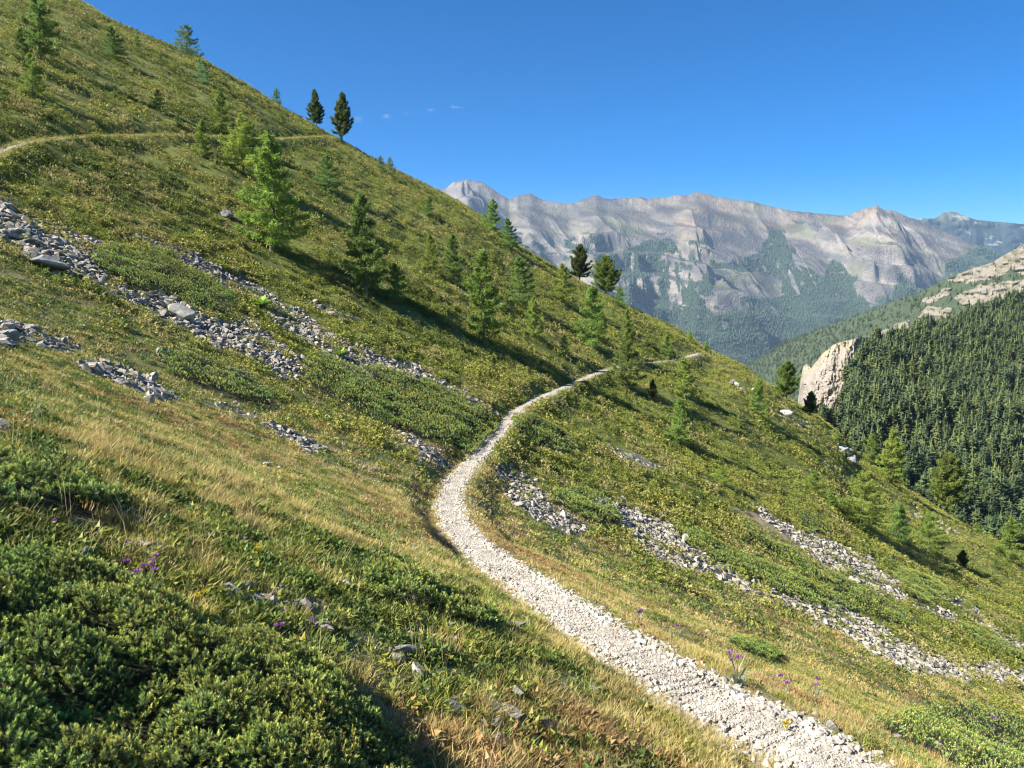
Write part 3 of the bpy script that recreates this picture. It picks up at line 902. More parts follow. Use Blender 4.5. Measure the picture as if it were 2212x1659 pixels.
def juniper(key, poly):
    nearj = key in ('J1', 'J2', 'J11', 'J10')
    n = {'J1': 110000}.get(key, 16000)
    P, area = sample_poly(poly, n)
    if len(P) == 0: return
    if key == 'J15': dens, hgt = 60, .12
    elif key == 'J1': dens, hgt = 4800, .25
    elif nearj: dens, hgt = (1100, .20) if key != 'J10' else (800, .2)
    else: dens, hgt = 170, .42 if key in ('J3', 'J5', 'J7') else .30
    n = min(len(P), int(area * dens)); P = P[:n]
    x, y = P[:, 0], P[:, 1]
    # edge falloff: distance inside the outline, judged on a coarse occupancy test of neighbours
    e = np.zeros(n)
    rr = .30 if nearj else .5
    for a in range(8):
        Q = P + A([math.cos(a * .785) * rr, math.sin(a * .785) * rr, 0]); Q[:, 2] = Hm(Q[:, 0], Q[:, 1]); e += zone(Q, [poly])
    e /= 8
    cs = .15 if key == 'J1' else .2 if nearj else .42
    dh, lx, ly, tone = domes(x, y, cs, 510)
    d2, lx2, ly2, _ = domes(x, y, cs * 3.4, 517)
    k = (dh > .12) | (RS.rand(n) < .75)
    x, y, e, dh, lx, ly, tone, d2, lx2, ly2 = [q[k] for q in (x, y, e, dh, lx, ly, tone, d2, lx2, ly2)]; n = len(x)
    if not nearj:
        k = fbm(x / 1.1, y / 1.1, 533, 3) > -.30 + .2 * RS.randn(n)
        x, y, e, dh, lx, ly, tone, d2, lx2, ly2 = [q[k] for q in (x, y, e, dh, lx, ly, tone, d2, lx2, ly2)]; n = len(x)
    top = hgt * (.30 + .70 * e) * (.35 + .65 * d2) + cs * .75 * (dh - .5) * (.4 + .6 * e)
    lay = 1 - .35 * RS.rand(n) ** 2
    z = Hm(x, y) + np.maximum(top * lay, .008)
    P = np.stack([x, y, z], -1)
    nm = np.stack([lx * 1.15 + .5 * lx2 + .12, ly * 1.15 + .5 * ly2 - .12, .35 + dh], -1) + RS.randn(n, 3) * .28
    pr = SPR_NEAR if nearj else SPR_MID
    f = fbm(x / .8, y / .8, 530, 3) + .35 * RS.randn(n)
    nb = len(pr)
    w = np.where(f > .95, nb - 1, RS.randint(0, nb - 1, n))
    hv = (.75 + .3 * RS.rand(n) + .35 * tone)
    tn = np.stack([hv * (1 + .25 * fbm(x / .6, y / .6, 540, 2)), hv, hv], -1)
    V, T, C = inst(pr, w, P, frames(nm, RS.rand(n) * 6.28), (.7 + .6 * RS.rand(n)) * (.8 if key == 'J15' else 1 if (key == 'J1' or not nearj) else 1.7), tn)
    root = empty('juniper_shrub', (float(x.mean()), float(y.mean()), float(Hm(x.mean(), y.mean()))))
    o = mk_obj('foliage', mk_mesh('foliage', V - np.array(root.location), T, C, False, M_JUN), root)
    # woody stems creeping under the foliage
    for i in RS.randint(0, n, 9 if key == 'J1' else 3):
        a = RS.rand() * 6.28; l = (.30 if nearj else .6) * (.5 + RS.rand()); r0 = .005 if nearj else .011
        pts = []
        for q in range(5):
            t = q / 4; X = x[i] + math.cos(a) * l * t; Y = y[i] + math.sin(a) * l * t
            pts.append((X, Y, float(Hm(X, Y)) + .02 + t * (1 - t * .5) * hgt * .7))
        v_, t_ = tube(pts, [r0 * (1 - .7 * q / 4) for q in range(5)], 5)
        mk_obj('stem', mk_mesh('stem', v_ - np.array(root.location), t_, np.tile(A((.16, .11, .075)), (len(v_), 1)), True, M_BARK), root)
    tag(root, JLAB[key], 'shrub', 'juniper mats on the slope')


def tube(pts, rad, n=6):
    pts = np.asarray(pts, float); m = len(pts)
    tg = np.gradient(pts, axis=0); tg /= np.linalg.norm(tg, axis=1, keepdims=True) + 1e-9
    ref = np.where(np.abs(tg[:, 2:]) > .9, A([[1., 0, 0]]), A([[0, 0, 1.]]))
    a = np.cross(tg, ref); a /= np.linalg.norm(a, axis=1, keepdims=True) + 1e-9
    b = np.cross(tg, a)
    th = np.arange(n) / n * 2 * math.pi
    V = pts[:, None] + (a[:, None] * np.cos(th)[None, :, None] + b[:, None] * np.sin(th)[None, :, None]) * np.asarray(rad)[:, None, None]
    ix = np.arange(m * n).reshape(m, n); j2 = np.roll(ix, -1, 1)
    q = np.stack([ix[:-1], j2[:-1], j2[1:], ix[1:]], -1).reshape(-1, 4)
    T = np.concatenate([q[:, [0, 1, 2]], q[:, [0, 2, 3]]])
    return V.reshape(-1, 3), T


for k, p in JUN.items(): juniper(k, p)


# ----------------------------------------------------------------------------- trees
def conifer(seed, aspect, nb, kind):
    """unit-height tree: (trunk arrays, crown arrays)"""
    r = np.random.RandomState(seed)
    lean = r.randn(2) * .02
    wob_ = lambda t: A([lean[0] * t + .012 * math.sin(t * 7 + seed), lean[1] * t + .012 * math.sin(t * 6 + 2 * seed), t])
    ts = np.linspace(-.04, 1, 14)
    tv, tt = tube([wob_(t) for t in ts], [(.017 if kind not in ('pine', 'round') else .021) * max(0.06, 1 - max(t, 0)) ** .8 + .0015 + .008 * max(0, .06 - t) for t in ts], 8)
    SV, ST = [tv], [tt]; so = len(tv)
    V, C = [], []
    pine = kind in ('pine', 'round')
    t0 = .15 if pine else .08
    for i in range(nb):
        f = (i + r.rand()) / nb
        t = t0 + (1 - t0) * f ** .95
        if pine:
            tau = (t - t0) / (1 - t0)
            prof = (max(.03, 1 - ((tau - .32) / .70)) ** .8 if tau > .32 else max(.1, 1 - ((.32 - tau) / .50) ** 2) ** .6) * .88
        else: prof = (1 - t) ** .72 * (.62 + .38 * min(1, (t - .02) / .22)) * 1.18 + .02
        ln = aspect * .74 * prof * (.55 + .6 * r.rand())
        az = i * 2.399 + r.randn() * .5
        out = A([math.cos(az), math.sin(az), 0])
        e0 = (-.18 + .75 * t + r.randn() * .16) if not pine else (.15 + .6 * t + r.randn() * .15)
        p0 = wob_(t); pts = [p0]
        for q in range(1, 6):
            s = q / 5
            el = e0 - .25 * math.sin(s * 3.14) + .5 * s * s * (1 if not pine else 1.3)
            pts.append(pts[-1] + (out * math.cos(el) + A([0, 0, math.sin(el)])) * ln / 5 + r.randn(3) * ln * .02)
        pts = A(pts)
        v_, t_ = tube(pts, [max(.0011, (.0055 if not pine else .006) * (1 - t) ** .5 * (1 - .85 * q / 5)) for q in range(6)], 3)
        SV.append(v_); ST.append(t_ + so); so += len(v_)
        nf = int((9 + 150 * ln) * (1.45 if not pine else 1.5))
        s = r.rand(nf) ** .75 * .95 + .07
        s = np.clip(s, 0, 1)
        base = np.stack([np.interp(s * 5, np.arange(6), pts[:, k]) for k in range(3)], -1)
        lat = A([-out[1], out[0], 0])
        wdt = ln * (.30 if not pine else .26) * (1.05 - s * .7)
        base += lat * ((r.rand(nf) * 2 - 1) * wdt)[:, None]
        base += A([0, 0, 1]) * (r.randn(nf) * .007 - (0.012 if not pine else -.008) * r.rand(nf))[:, None]
        m3 = nf * 4
        b = np.repeat(base, 4, 0)
        g = np.repeat(.8 + .4 * r.rand(nf), 4)
        d = out * .5 + A([0, 0, .45 if pine else .10]) + r.randn(m3, 3) * .62; d /= np.linalg.norm(d, axis=1, keepdims=True)
        sd = np.cross(d, r.randn(m3, 3)); sd /= np.linalg.norm(sd, axis=1, keepdims=True) + 1e-9
        l = ((.027 if not pine else .034) * (.6 + .7 * r.rand(m3)))[:, None]; w = .0105 if not pine else .014
        q = b + r.randn(m3, 3) * .010
        V.append(np.stack([q - sd * w / 2, q + sd * w / 2, q + d * l], 1).reshape(-1, 3))
        C.append(np.repeat(g, 3))
    V = np.concatenate(V); C = np.concatenate(C)[:, None]
    c0 = {'larch': (.20, .30, .055), 'bright': (.235, .325, .055), 'pale': (.17, .27, .11), 'pine': (.085, .125, .034), 'round': (.15, .215, .045), 'dark': (.155, .245, .055)}[kind]
    fr = vnoise(V[:, 0] * 14 + 9, V[:, 2] * 14 + V[:, 1] * 9, seed)[:, None]
    C = C * A(c0) * (.8 + .4 * fr)
    T = np.arange(len(V)).reshape(-1, 3)
    sv = np.concatenate(SV); st = np.concatenate(ST)
    sc = np.tile(A((.17, .14, .115)), (len(sv), 1)) * (1 + .3 * fbm(sv[:, 0] * 90, sv[:, 2] * 30, seed, 2))[:, None]
    return (mk_mesh('trunk', sv, st, sc, True, M_BARK), mk_mesh('crown', V, T, C, False, M_CROWN))


PROTO = {}


def tree_proto(kind, var, asp):
    a = round(asp * 10) / 10
    key = (kind, var, a)
    if key not in PROTO:
        nb = {'larch': 62, 'bright': 70, 'pale': 56, 'pine': 95, 'round': 100, 'dark': 66}[kind]
        PROTO[key] = conifer(hash((kind, var, int(a * 10))) % 1000 if False else (len(kind) * 37 + ord(kind[0]) * 3 + var * 101 + int(a * 100)), a, nb, kind)
    return PROTO[key]


# (u, v of the foot, height px, aspect, kind, label)
TREES = [
 (88, 128, 142, .45, 'dark', 'tall sparse larch near the top left corner, cut by the top edge'),
 (50, 142, 72, .4, 'dark', 'larch at the left edge, lower left of the tallest corner larch'),
 (72, 208, 84, .5, 'larch', 'bushy larch at the left edge, lowest of the corner group'),
 (243, 128, 64, .65, 'dark', 'rounded dark larch alone on the upper slope right of the corner group'),
 (297, 99, 20, .7, 'dark', 'tiny larch sapling just below the skyline at top left'),
 (403, 124, 62, .75, 'pale', 'bluish spreading larch standing on the skyline at upper left'),
 (440, 182, 48, .6, 'pale', 'thin larch just below the skyline with a long shadow'),
 (346, 134, 18, .6, 'dark', 'tiny dark sapling between the rounded larch and the skyline larch'),
 (342, 237, 40, .6, 'dark', 'small dark larch in the middle of the upper slope shadows'),
 (384, 275, 28, .5, 'dark', 'small dark sapling right above the upper path'),
 (478, 290, 92, .35, 'larch', 'slim see-through larch standing at the upper path'),
 (598, 228, 34, .55, 'pale', 'small pale larch on the skyline left of the two dark pines'),
 (683, 277, 74, .45, 'pine', 'left one of the two dark pines on the skyline'),
 (738, 308, 96, .45, 'pine', 'right one of the two dark pines, where the upper path ends'),
 (440, 340, 76, .4, 'bright', 'slender green larch at the upper path left of the leafy cluster'),
 (525, 375, 118, .7, 'bright', 'wide fresh green larch on the upper path behind the largest larch'),
 (590, 546, 236, .5, 'bright', 'largest larch on the slope, with its dark trunk base showing'),
 (708, 412, 72, .7, 'dark', 'dark bushy larch between the largest larch and the skyline'),
 (250, 206, 20, .6, 'larch', 'light green sapling in the shadows of the upper slope'),
 (605, 268, 26, .6, 'larch', 'small pale sapling above the right part of the upper path'),
 (822, 366, 28, .55, 'pale', 'left small larch of the skyline pair below the two pines'),
 (843, 373, 32, .6, 'pale', 'right small larch of the skyline pair below the two pines'),
 (790, 637, 208, .36, 'dark', 'tall narrow larch at centre left with the longest shadow'),
 (926, 467, 42, .6, 'larch', 'small larch just under the skyline left of the rocky peak'),
 (930, 590, 80, .45, 'bright', 'light green larch right of the tall narrow one'),
 (980, 605, 96, .4, 'dark', 'thin bare-limbed larch beside the light green one'),
 (1063, 500, 66, .55, 'larch', 'taller larch of the pair standing against the grey mountain'),
 (1096, 535, 60, .55, 'dark', 'shorter dark larch of the pair standing against the grey mountain'),
 (856, 657, 84, .5, 'larch', 'young larch at the right foot of the tall narrow one'),
 (1043, 735, 188, .42, 'larch', 'tall larch in the centre with a bare pale lower trunk'),
 (1120, 657, 98, .6, 'dark', 'dense larch right behind the tall centre larch'),
 (1152, 729, 88, .45, 'larch', 'medium larch to the lower right of the tall centre larch'),
 (1252, 606, 76, .65, 'pine', 'rounded dark pine on the skyline against the grey cliffs'),
 (1308, 632, 82, .66, 'round', 'round broad green tree on the skyline beside the dark pine'),
 (1215, 655, 82, .5, 'larch', 'larch on the slope just left below the skyline pine'),
 (1280, 752, 130, .5, 'larch', 'large leafy larch above the far end of the path'),
 (1338, 662, 42, .6, 'larch', 'small larch under the round broad skyline tree'),
 (1355, 730, 62, .45, 'dark', 'slim dark larch behind the larch that covers the path'),
 (1352, 840, 142, .45, 'dark', 'large larch that hides part of the far path'),
 (1220, 767, 42, .6, 'larch', 'small bushy larch above the path, left of the large leafy one'),
 (1408, 867, 46, .45, 'pine', 'small dark twisted pine in shadow just below the far path'),
 (1440, 777, 52, .5, 'larch', 'larch beside the far end of the path near the crest'),
 (1478, 858, 86, .5, 'larch', 'larch below the far path near the crest'),
 (1465, 958, 98, .5, 'larch', 'larch lower on the right slope, below the far path'),
 (1490, 740, 24, .7, 'bright', 'tiny bush on the skyline at the end of the far path'),
 (1526, 760, 22, .6, 'bright', 'tiny sapling on the skyline just right of the path end'),
 (1697, 866, 84, .65, 'round', 'big round green pine on the crest left of the pale cliff'),
 (1750, 899, 52, .6, 'pine', 'dark pine on the crest in front of the pale cliff'),
 (1636, 899, 80, .45, 'larch', 'slender larch on the crest left of the round pine'),
 (1655, 907, 30, .5, 'bright', 'light green sapling at the foot of the slender crest larch'),
 (1597, 921, 28, .6, 'dark', 'small dark sapling on the slope under the crest larch'),
 (1925, 1047, 124, .45, 'bright', 'tall bright larch on the crest in front of the forest'),
 (1880, 997, 70, .5, 'larch', 'green larch on the crest just left of the tall bright one'),
 (2045, 1098, 132, .65, 'round', 'broad full larch on the crest in front of the forest'),
 (1758, 1067, 52, .95, 'larch', 'low bushy larch in the middle of the right slope'),
 (1792, 1098, 46, .35, 'larch', 'thin stem with sparse foliage beside the low bushy larch'),
 (1858, 1142, 124, .75, 'larch', 'spreading larch with a bare curved trunk on the right slope'),
 (1938, 1167, 82, .6, 'dark', 'middle larch of the row on the lower right slope'),
 (2006, 1192, 90, .7, 'larch', 'drooping larch at the right of the row on the lower right slope'),
 (2078, 1227, 40, .6, 'pine', 'small dark bush-like pine on the lower right slope'),
 (2180, 1213, 98, .6, 'larch', 'larch at the right edge of the picture on the crest'),
 (2150, 1227, 24, .5, 'dark', 'tiny sapling left of the larch at the right edge'),
 (1806, 1034, 24, .5, 'dark', 'tiny dark sapling on the crest above the bushy larch'),
 (1556, 1046, 38, .9, 'bright', 'low bright green bush on the right slope at the end of a long shadow'),
 (2112, 1132, 24, .6, 'bright', 'tiny light sapling on the crest right of the broad full larch'),
 (1806, 957, 28, .5, 'bright', 'tiny green sapling beside the white crest blocks'),
]
for i, (u, v, hp_, asp, kind, lab) in enumerate(TREES):
    p = None
    for dv in (0, 4, 8, 14, 22, 34):
        p = hit(u, v + dv, Hm, 1.2, 175)
        if p is not None: break
    if p is None: continue
    trk, crn = tree_proto(kind, i % 3, asp)
    h = hp_ / FPX * p[1] * 1.03
    root = empty('pine_tree' if kind == 'pine' else 'larch_tree', p - A([0, 0, .05]))
    root.rotation_euler = (0, 0, (i * 2.1) % 6.28); root.scale = (h, h, h)
    mk_obj('trunk', trk, root); mk_obj('crown', crn, root)
    tag(root, lab, 'tree', 'trees on the green slope')


# ----------------------------------------------------------------------------- flowers, ferns, logs
def knapweed(u, v, n, hpx, lab, hue, lift=0., rmin=6.):
    p = hit(u, v, Hm)
    if p is None: return
    h = hpx / FPX * p[1]
    p[2] += lift
    root = empty('yellow_flower' if hue[2] < .1 else 'purple_flower', p); r = np.random.RandomState(int(u))
    # leaves
    lv = blade_proto(16, h * .7, h * .055, h * .10, .5, A((.20, .24, .17)), A((.30, .34, .26)), True, seed=int(u), lean=.7)
    mk_obj('leaves', mk_mesh('leaves', lv[0], lv[1], lv[2], False, M_GRASS), root)
    for k in range(n):
        a = r.rand() * 6.28; l = h * (.65 + .45 * r.rand())
        e = A([math.cos(a) * l * .35, math.sin(a) * l * .35, l])
        sv, st = tube([A([0, 0, -.02]), e * A([.35, .35, .5]), e], [h * .012] * 3, 5)
        mk_obj('stem', mk_mesh('stem', sv, st, np.tile(A((.16, .20, .10)), (len(sv), 1)), True, M_GRASS), root)
        V, T, C = [], [], []
        for q in range(46):
            d = r.randn(3); d[2] = abs(d[2]) * .9 + .1; d /= np.linalg.norm(d)
            s = np.cross(d, r.randn(3)); s /= np.linalg.norm(s)
            rr = max(h * .07, rmin / FPX * p[1]) * (.7 + .5 * r.rand()); o = len(V)
            V += [e, e + d * rr + s * rr * .16, e + d * rr - s * rr * .16]; T += [[o, o + 1, o + 2]]
            c = A(hue) * (.7 + .6 * r.rand()); C += [c * .6, c, c]
        mk_obj('flower_head', mk_mesh('flower_head', A(V), A(T), A(C), False, M_FLOWER), root)
    tag(root, lab, 'flower')


PUR = (.36, .12, .43); PNK = (.30, .10, .34)
knapweed(316, 1318, 9, 90, 'clump of bright purple knapweed beside the large foreground juniper', PUR, .06, 7.)
knapweed(268, 1205, 1, 30, 'single small purple flower above the bright knapweed clump', PUR)
knapweed(600, 1378, 2, 34, 'purple knapweed pair below the stone heap near the juniper', PUR)
knapweed(672, 1362, 1, 30, 'single purple flower at the lower right of the stone heap', PUR)
knapweed(1592, 1478, 3, 78, 'knapweed with grey leaves at the right edge of the path', PUR)
knapweed(1690, 1505, 3, 44, 'knapweed group in dry grass right of the path stones', PUR)
knapweed(1380, 1345, 2, 34, 'faded purple knapweed in grass right of the path', PNK)
knapweed(1464, 1372, 1, 26, 'single faded flower right of the faded knapweed', PNK)
knapweed(1762, 1508, 2, 40, 'dark faded knapweed stalks right of the knapweed group', PNK)
knapweed(2138, 1578, 1, 28, 'lone purple flower in the lower right grass', PUR)
knapweed(110, 1150, 1, 26, 'small purple flower above the left edge of the large juniper', PNK)
knapweed(952, 1175, 1, 24, 'purple flower left of the path at its sharp bend', PNK)
for (u, v, n, hpx, lab) in [(430, 1320, 5, 42, 'yellow flower spray at the edge of the large juniper'), (555, 1212, 4, 26, 'small yellow flowers in grass above the stone heap'),
                            (1700, 1585, 4, 26, 'small yellow flowers beside the lower path edge')]:
    knapweed(u, v, n, hpx, lab, (.62, .50, .03))


def fern(u, v, wpx, lab):
    p = hit(u, v, Hm); h = wpx / FPX * p[1]
    V, T, C = [], [], []; r = np.random.RandomState(int(u))
    for k in range(26):
        a = r.rand() * 6.28; el = .45 + .8 * r.rand(); l = h * (.45 + .35 * r.rand())
        d = A([math.cos(a) * math.cos(el), math.sin(a) * math.cos(el), math.sin(el)]); s = A([-math.sin(a), math.cos(a), 0])
        c = A((.20, .32, .045)) * (.75 + .5 * r.rand())
        pts = [d * l * t + A([0, 0, -l * .25 * t * t]) for t in (0, .25, .5, .75, 1)]; ws = [.03, .13, .16, .11, .01]
        for q in range(5):
            V += [pts[q] - s * ws[q] * l * 1.1, pts[q] + A([0, 0, -.02 * l]), pts[q] + s * ws[q] * l * 1.1]; C += [c, c * .8, c]
        o = len(V) - 15
        for q in range(4):
            for e in (0, 1):
                i0 = o + q * 3 + e; T.extend([[i0, i0 + 1, i0 + 4], [i0, i0 + 4, i0 + 3]])
    o = mk_obj('leafy_plant', mk_mesh('leafy_plant', A(V), A(T), A(C), False, M_GRASS)); o.location = p + A([0, 0, .05])
    tag(o, lab, 'plant')


fern(562, 664, 52, 'vivid green round leafy plant on the narrow scree run')
fern(735, 772, 40, 'yellow green fern tuft among the lower scree stones')


def log(u1, v1, u2, v2, wpx, lab):
    a = hit(u1, v1, Hm); b = hit(u2, v2, Hm)
    r = wpx / FPX * a[1] * .5
    t = np.linspace(0, 1, 9)[:, None]; P = a * (1 - t) + b * t; P[:, 2] = np.maximum(P[:, 2], Hm(P[:, 0], P[:, 1])) + r * .6
    P += RS.randn(9, 3) * r * .25
    v_, t_ = tube(P, [r * (1 - .5 * k / 8) for k in range(9)], 8)
    c = np.tile(A((.30, .285, .26)), (len(v_), 1)) * (1 + .2 * RS.randn(len(v_), 1))
    n = len(v_); v_ = np.concatenate([v_, P[:1], P[-1:]]); c = np.concatenate([c, c[:2]])
    caps = [[n, (k + 1) % 8, k] for k in range(8)] + [[n + 1, n - 8 + k, n - 8 + (k + 1) % 8] for k in range(8)]
    o = mk_obj('fallen_log', mk_mesh('fallen_log', v_ - a, np.concatenate([t_, A(caps)]), np.clip(c, .05, .8), True, M_BARK)); o.location = a
    tag(o, lab, 'log')


log(488, 795, 545, 815, 7, 'grey weathered log lying below the large left scree tongue')
log(1548, 1292, 1592, 1312, 7, 'grey weathered log in grass below the long scree tongue')
log(1800, 905, 1812, 870, 4, 'pale dead snag leaning on the crest by the forest') if False else None


# ----------------------------------------------------------------------------- distant land
def sheet(name, us, vsky, vbot, nrows, depth, colour, mat, back=(2500, 900), kind='structure', rowpow=1.0):
    """terrain patch: rows from the crest down towards the viewer, with a far side falling away behind the crest"""
    t = np.linspace(0, 1, nrows) ** rowpow
    U = np.repeat(us[None], nrows, 0); T = np.repeat(t[:, None], len(us), 1)
    Vv = vsky[None] + (vbot - vsky[None]) * T if np.isscalar(vbot) else vsky[None] + (vbot[None] - vsky[None]) * T
    D = depth(U, Vv, T)
    P = at_depth(U, Vv, D)
    C = colour(U, Vv, T, P)
    bk = []; bc = []
    for q in range(7, 0, -1):
        f = (q / 7.)
        B = P[0].copy(); B[:, 1] += back[0] * f; B[:, 0] *= B[:, 1] / P[0][:, 1]; B[:, 2] -= back[1] * (f ** 1.3)
        B[:, 2] += back[1] * .05 * fbm(B[:, 0] / (back[0] * .2), B[:, 1] / (back[0] * .2), 4, 3) * f
        bk.append(B); bc.append(C[0])
    P = np.concatenate([A(bk), P]); C = np.concatenate([A(bc), C])
    R, K = P.shape[:2]
    ix = np.arange(R * K).reshape(R, K)
    q = np.stack([ix[:-1, :-1], ix[1:, :-1], ix[1:, 1:], ix[:-1, 1:]], -1).reshape(-1, 4)
    o = mk_obj(name, mk_mesh(name, P.reshape(-1, 3), q, C.reshape(-1, 3), True, mat))
    if kind: tag(o, kind=kind)
    return o, U, Vv, D, P[7:]


M_MTN = ground_mat('mountain_rock', .02, .09, .3, .9, 14)
M_HILL = ground_mat('forest_hill_soil', .05, .4, .35, .6, 2)
M_CLIFF = ground_mat('pale_cliff_rock', .12, .7, .25, 1.0, 1.2)

RSKY = A([(300, 470), (700, 440), (900, 420), (935, 408), (965, 405), (985, 390), (1010, 386), (1040, 393), (1060, 404), (1075, 415), (1100, 431), (1120, 422), (1145, 418), (1165, 428), (1175, 433), (1230, 441),
          (1255, 432), (1275, 425), (1290, 420), (1310, 430), (1345, 426), (1400, 427), (1455, 425), (1480, 420), (1511, 414), (1542, 424), (1624, 436), (1713, 456), (1801, 464), (1829, 466),
          (1863, 451), (1894, 444), (1914, 455), (1924, 453), (1972, 472), (2020, 491), (2074, 511), (2160, 549), (2300, 610), (2600, 760)], float)
us = np.linspace(300, 2600, 1150)
vs0 = np.interp(us, RSKY[:, 0], RSKY[:, 1]); vs0 = np.convolve(np.pad(vs0, 3, mode='edge'), np.array([1, 2, 3, 4, 3, 2, 1]) / 16., 'valid')
vs = vs0 + 3.6 * fbm(us / 14., us * 0, 601, 5) * (.4 + sstep(1200, 900, us) + .8 * np.exp(-((us - 1400) / 120) ** 2))
FORA = [(1668, 497), (1700, 500), (1722, 560), (1780, 600), (1800, 560), (1850, 600), (1862, 640), (1900, 668), (1935, 650), (1950, 590), (1990, 610), (2020, 640), (2060, 560), (2100, 535), (2170, 548), (2300, 640), (2300, 1100), (1500, 1100), (1560, 760), (1590, 690), (1640, 650), (1700, 640), (1690, 610), (1640, 585), (1560, 580), (1500, 575), (1495, 556), (1600, 562), (1650, 545)]
FORB = [(1330, 610), (1345, 560), (1390, 520), (1440, 513), (1470, 540), (1500, 610), (1540, 670), (1600, 740), (1620, 900), (1560, 840), (1500, 770), (1450, 720), (1400, 690), (1350, 650)]
SHADW = [(1500, 590), (1530, 600), (1600, 690), (1630, 740), (1590, 720), (1530, 670)]


def rmask(U, V):
    uw = U + 16 * fbm(U / 40, V / 30, 620, 4); vw = V + 14 * fbm(U / 36, V / 26, 625, 4)
    f = (inpoly(uw, vw, FORA) | inpoly(uw, vw, FORB)).astype(float)
    # pale gullies and crags breaking through the wood, and scattered woods on the cliffs
    a = U - .55 * (V - 500)
    gul = ridged(a / 38, V / 160, 630, 3)
    f = np.where((gul > .86) & (V < 690) & (U > 1650), 0, f)
    crag = fbm(U / 26, V / 12, 640, 4)
    f = np.where((f > 0) & (crag > .52) & (V < 700), 0, f)
    st = ridged((U - .12 * V) / 17, V / 110, 645, 3)
    f = np.where((st > .70) & (U < 1545) & (V > 545), 0, f)
    sc = fbm(U / 30, V / 18, 650, 4) + .35 * sstep(480, 640, V) - .25
    f = np.where((sc > .16) & (V > 500) & ((U < 1545) | (V > 640)), np.maximum(f, .9), f)
    return f


def rdg(X, Y, seed, oc=6):
    """alpine relief: warped ridged noise, finer detail kept to the crests"""
    tot = np.zeros(X.shape); amp = 1.; wgt = np.ones(X.shape); nrm_ = 0
    for o in range(oc):
        f = 2.03 ** o
        n = 1 - np.abs(vnoise(X * f + 31.7 * o, Y * f - 12.9 * o, seed + o) * 2 - 1)
        n = n * n * wgt
        tot += n * amp; nrm_ += amp
        wgt = np.clip(n * 1.9, .12, 1); amp *= .5
    return tot / nrm_


def rcol(U, V, T, P):
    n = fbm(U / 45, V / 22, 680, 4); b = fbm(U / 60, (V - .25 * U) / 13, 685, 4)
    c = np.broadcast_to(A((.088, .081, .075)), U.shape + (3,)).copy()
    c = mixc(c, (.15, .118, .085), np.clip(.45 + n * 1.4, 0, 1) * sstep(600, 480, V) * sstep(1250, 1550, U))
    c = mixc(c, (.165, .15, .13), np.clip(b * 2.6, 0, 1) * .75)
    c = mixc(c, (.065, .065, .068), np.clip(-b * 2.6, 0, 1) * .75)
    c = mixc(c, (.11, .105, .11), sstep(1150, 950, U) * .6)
    g = fbm(U / 60, V / 25, 690, 4)
    c = mixc(c, (.08, .088, .045), np.clip(g * 2.4 - .15, 0, 1) * sstep(425, 465, V) * .65)  # alpine turf
    f = rmask(U, V)
    c = mixc(c, (.03, .045, .024), f)
    a = U - .6 * (V - 500)
    st = ridged(a / 24, V / 300, 695, 2)
    c = mixc(c, (.19, .17, .14), sstep(.9, .97, st) * sstep(470, 500, V) * sstep(700, 640, V) * sstep(1560, 1700, U) * .9)
    return c


DR0 = 7000.
rrow = np.r_[np.linspace(2600, 60, 22), np.linspace(40, -2900, 560)]                  # metres behind (+) or before (-) the crest line
U = np.repeat(us[None], len(rrow), 0); S = np.repeat(rrow[:, None], len(us), 1)
rx_, ry_, rz_ = ray(us, vs0)
zr = rz_ / ry_ * DR0
Dr = DR0 + S
X = (rx_ / ry_)[None] * Dr
q = np.maximum(-S, 0)
Z = zr[None] - np.where(S > 0, S * .55, 0) - (.66 * q + .10 * q * np.clip(q / 1500, 0, 1.4) + 60 * sstep(0, 120, q))
V0 = CV - FPX * ((Dr * sp + Z * cp) / (Dr * cp - Z * sp))
X_ = X + .55 * np.minimum(S, 0) * sstep(1480, 1850, U) + .25 * np.minimum(S, 0) * sstep(1400, 1150, U)
wxx = X_ + 260 * fbm(X / 900, Dr / 900, 651, 3); wyy = Dr + 260 * fbm(X / 900, Dr / 900, 653, 3)
amp = .16 + .84 * sstep(60, 520, np.abs(S))
rel = 560 * (rdg(wxx / 900, wyy / 1500, 655) - .42) + 120 * (rdg((wxx + .5 * wyy) / 260, wyy / 420, 665, 4) - .42)
smooth = np.exp(-((U - 1450) / 120) ** 2 - ((V0 - 468) / 32) ** 2)
Z = Z + rel * amp * (1 - .6 * smooth)
for cu, cw, am, sl in ((1010, 60, 150, .2), (1145, 50, 90, .1), (1290, 70, 120, .1), (1515, 90, 170, .4), (1700, 50, 110, .5), (1890, 60, 200, .35), (1985, 45, 120, .5)):
    Z = Z + am * np.exp(-((U - cu - sl * (V0 - 440)) / cw) ** 2) * sstep(60, 350, q) * sstep(1700, 700, q)
ue = 1495 + .80 * (V0 - 590) + 10 * fbm(U / 20, V0 / 20, 671, 3)
Z = Z + 430 * sstep(ue + 26, ue - 8, U) * sstep(1150, 1290, U) * sstep(545, 610, V0) * sstep(900, 740, V0)
# cliff bands: steps cut across the slope
st_ = (Z + .10 * X + 60 * fbm(X / 500, Dr / 500, 673, 3)) / 165.
fr = st_ - np.floor(st_)
Z = Z + 165. * (sstep(.25, .75, fr) - fr) * .85 * sstep(200, 420, q) * sstep(2100, 1500, q) * np.clip(.70 + 1.6 * fbm(X / 700, Dr / 500, 675, 2), 0, 1)
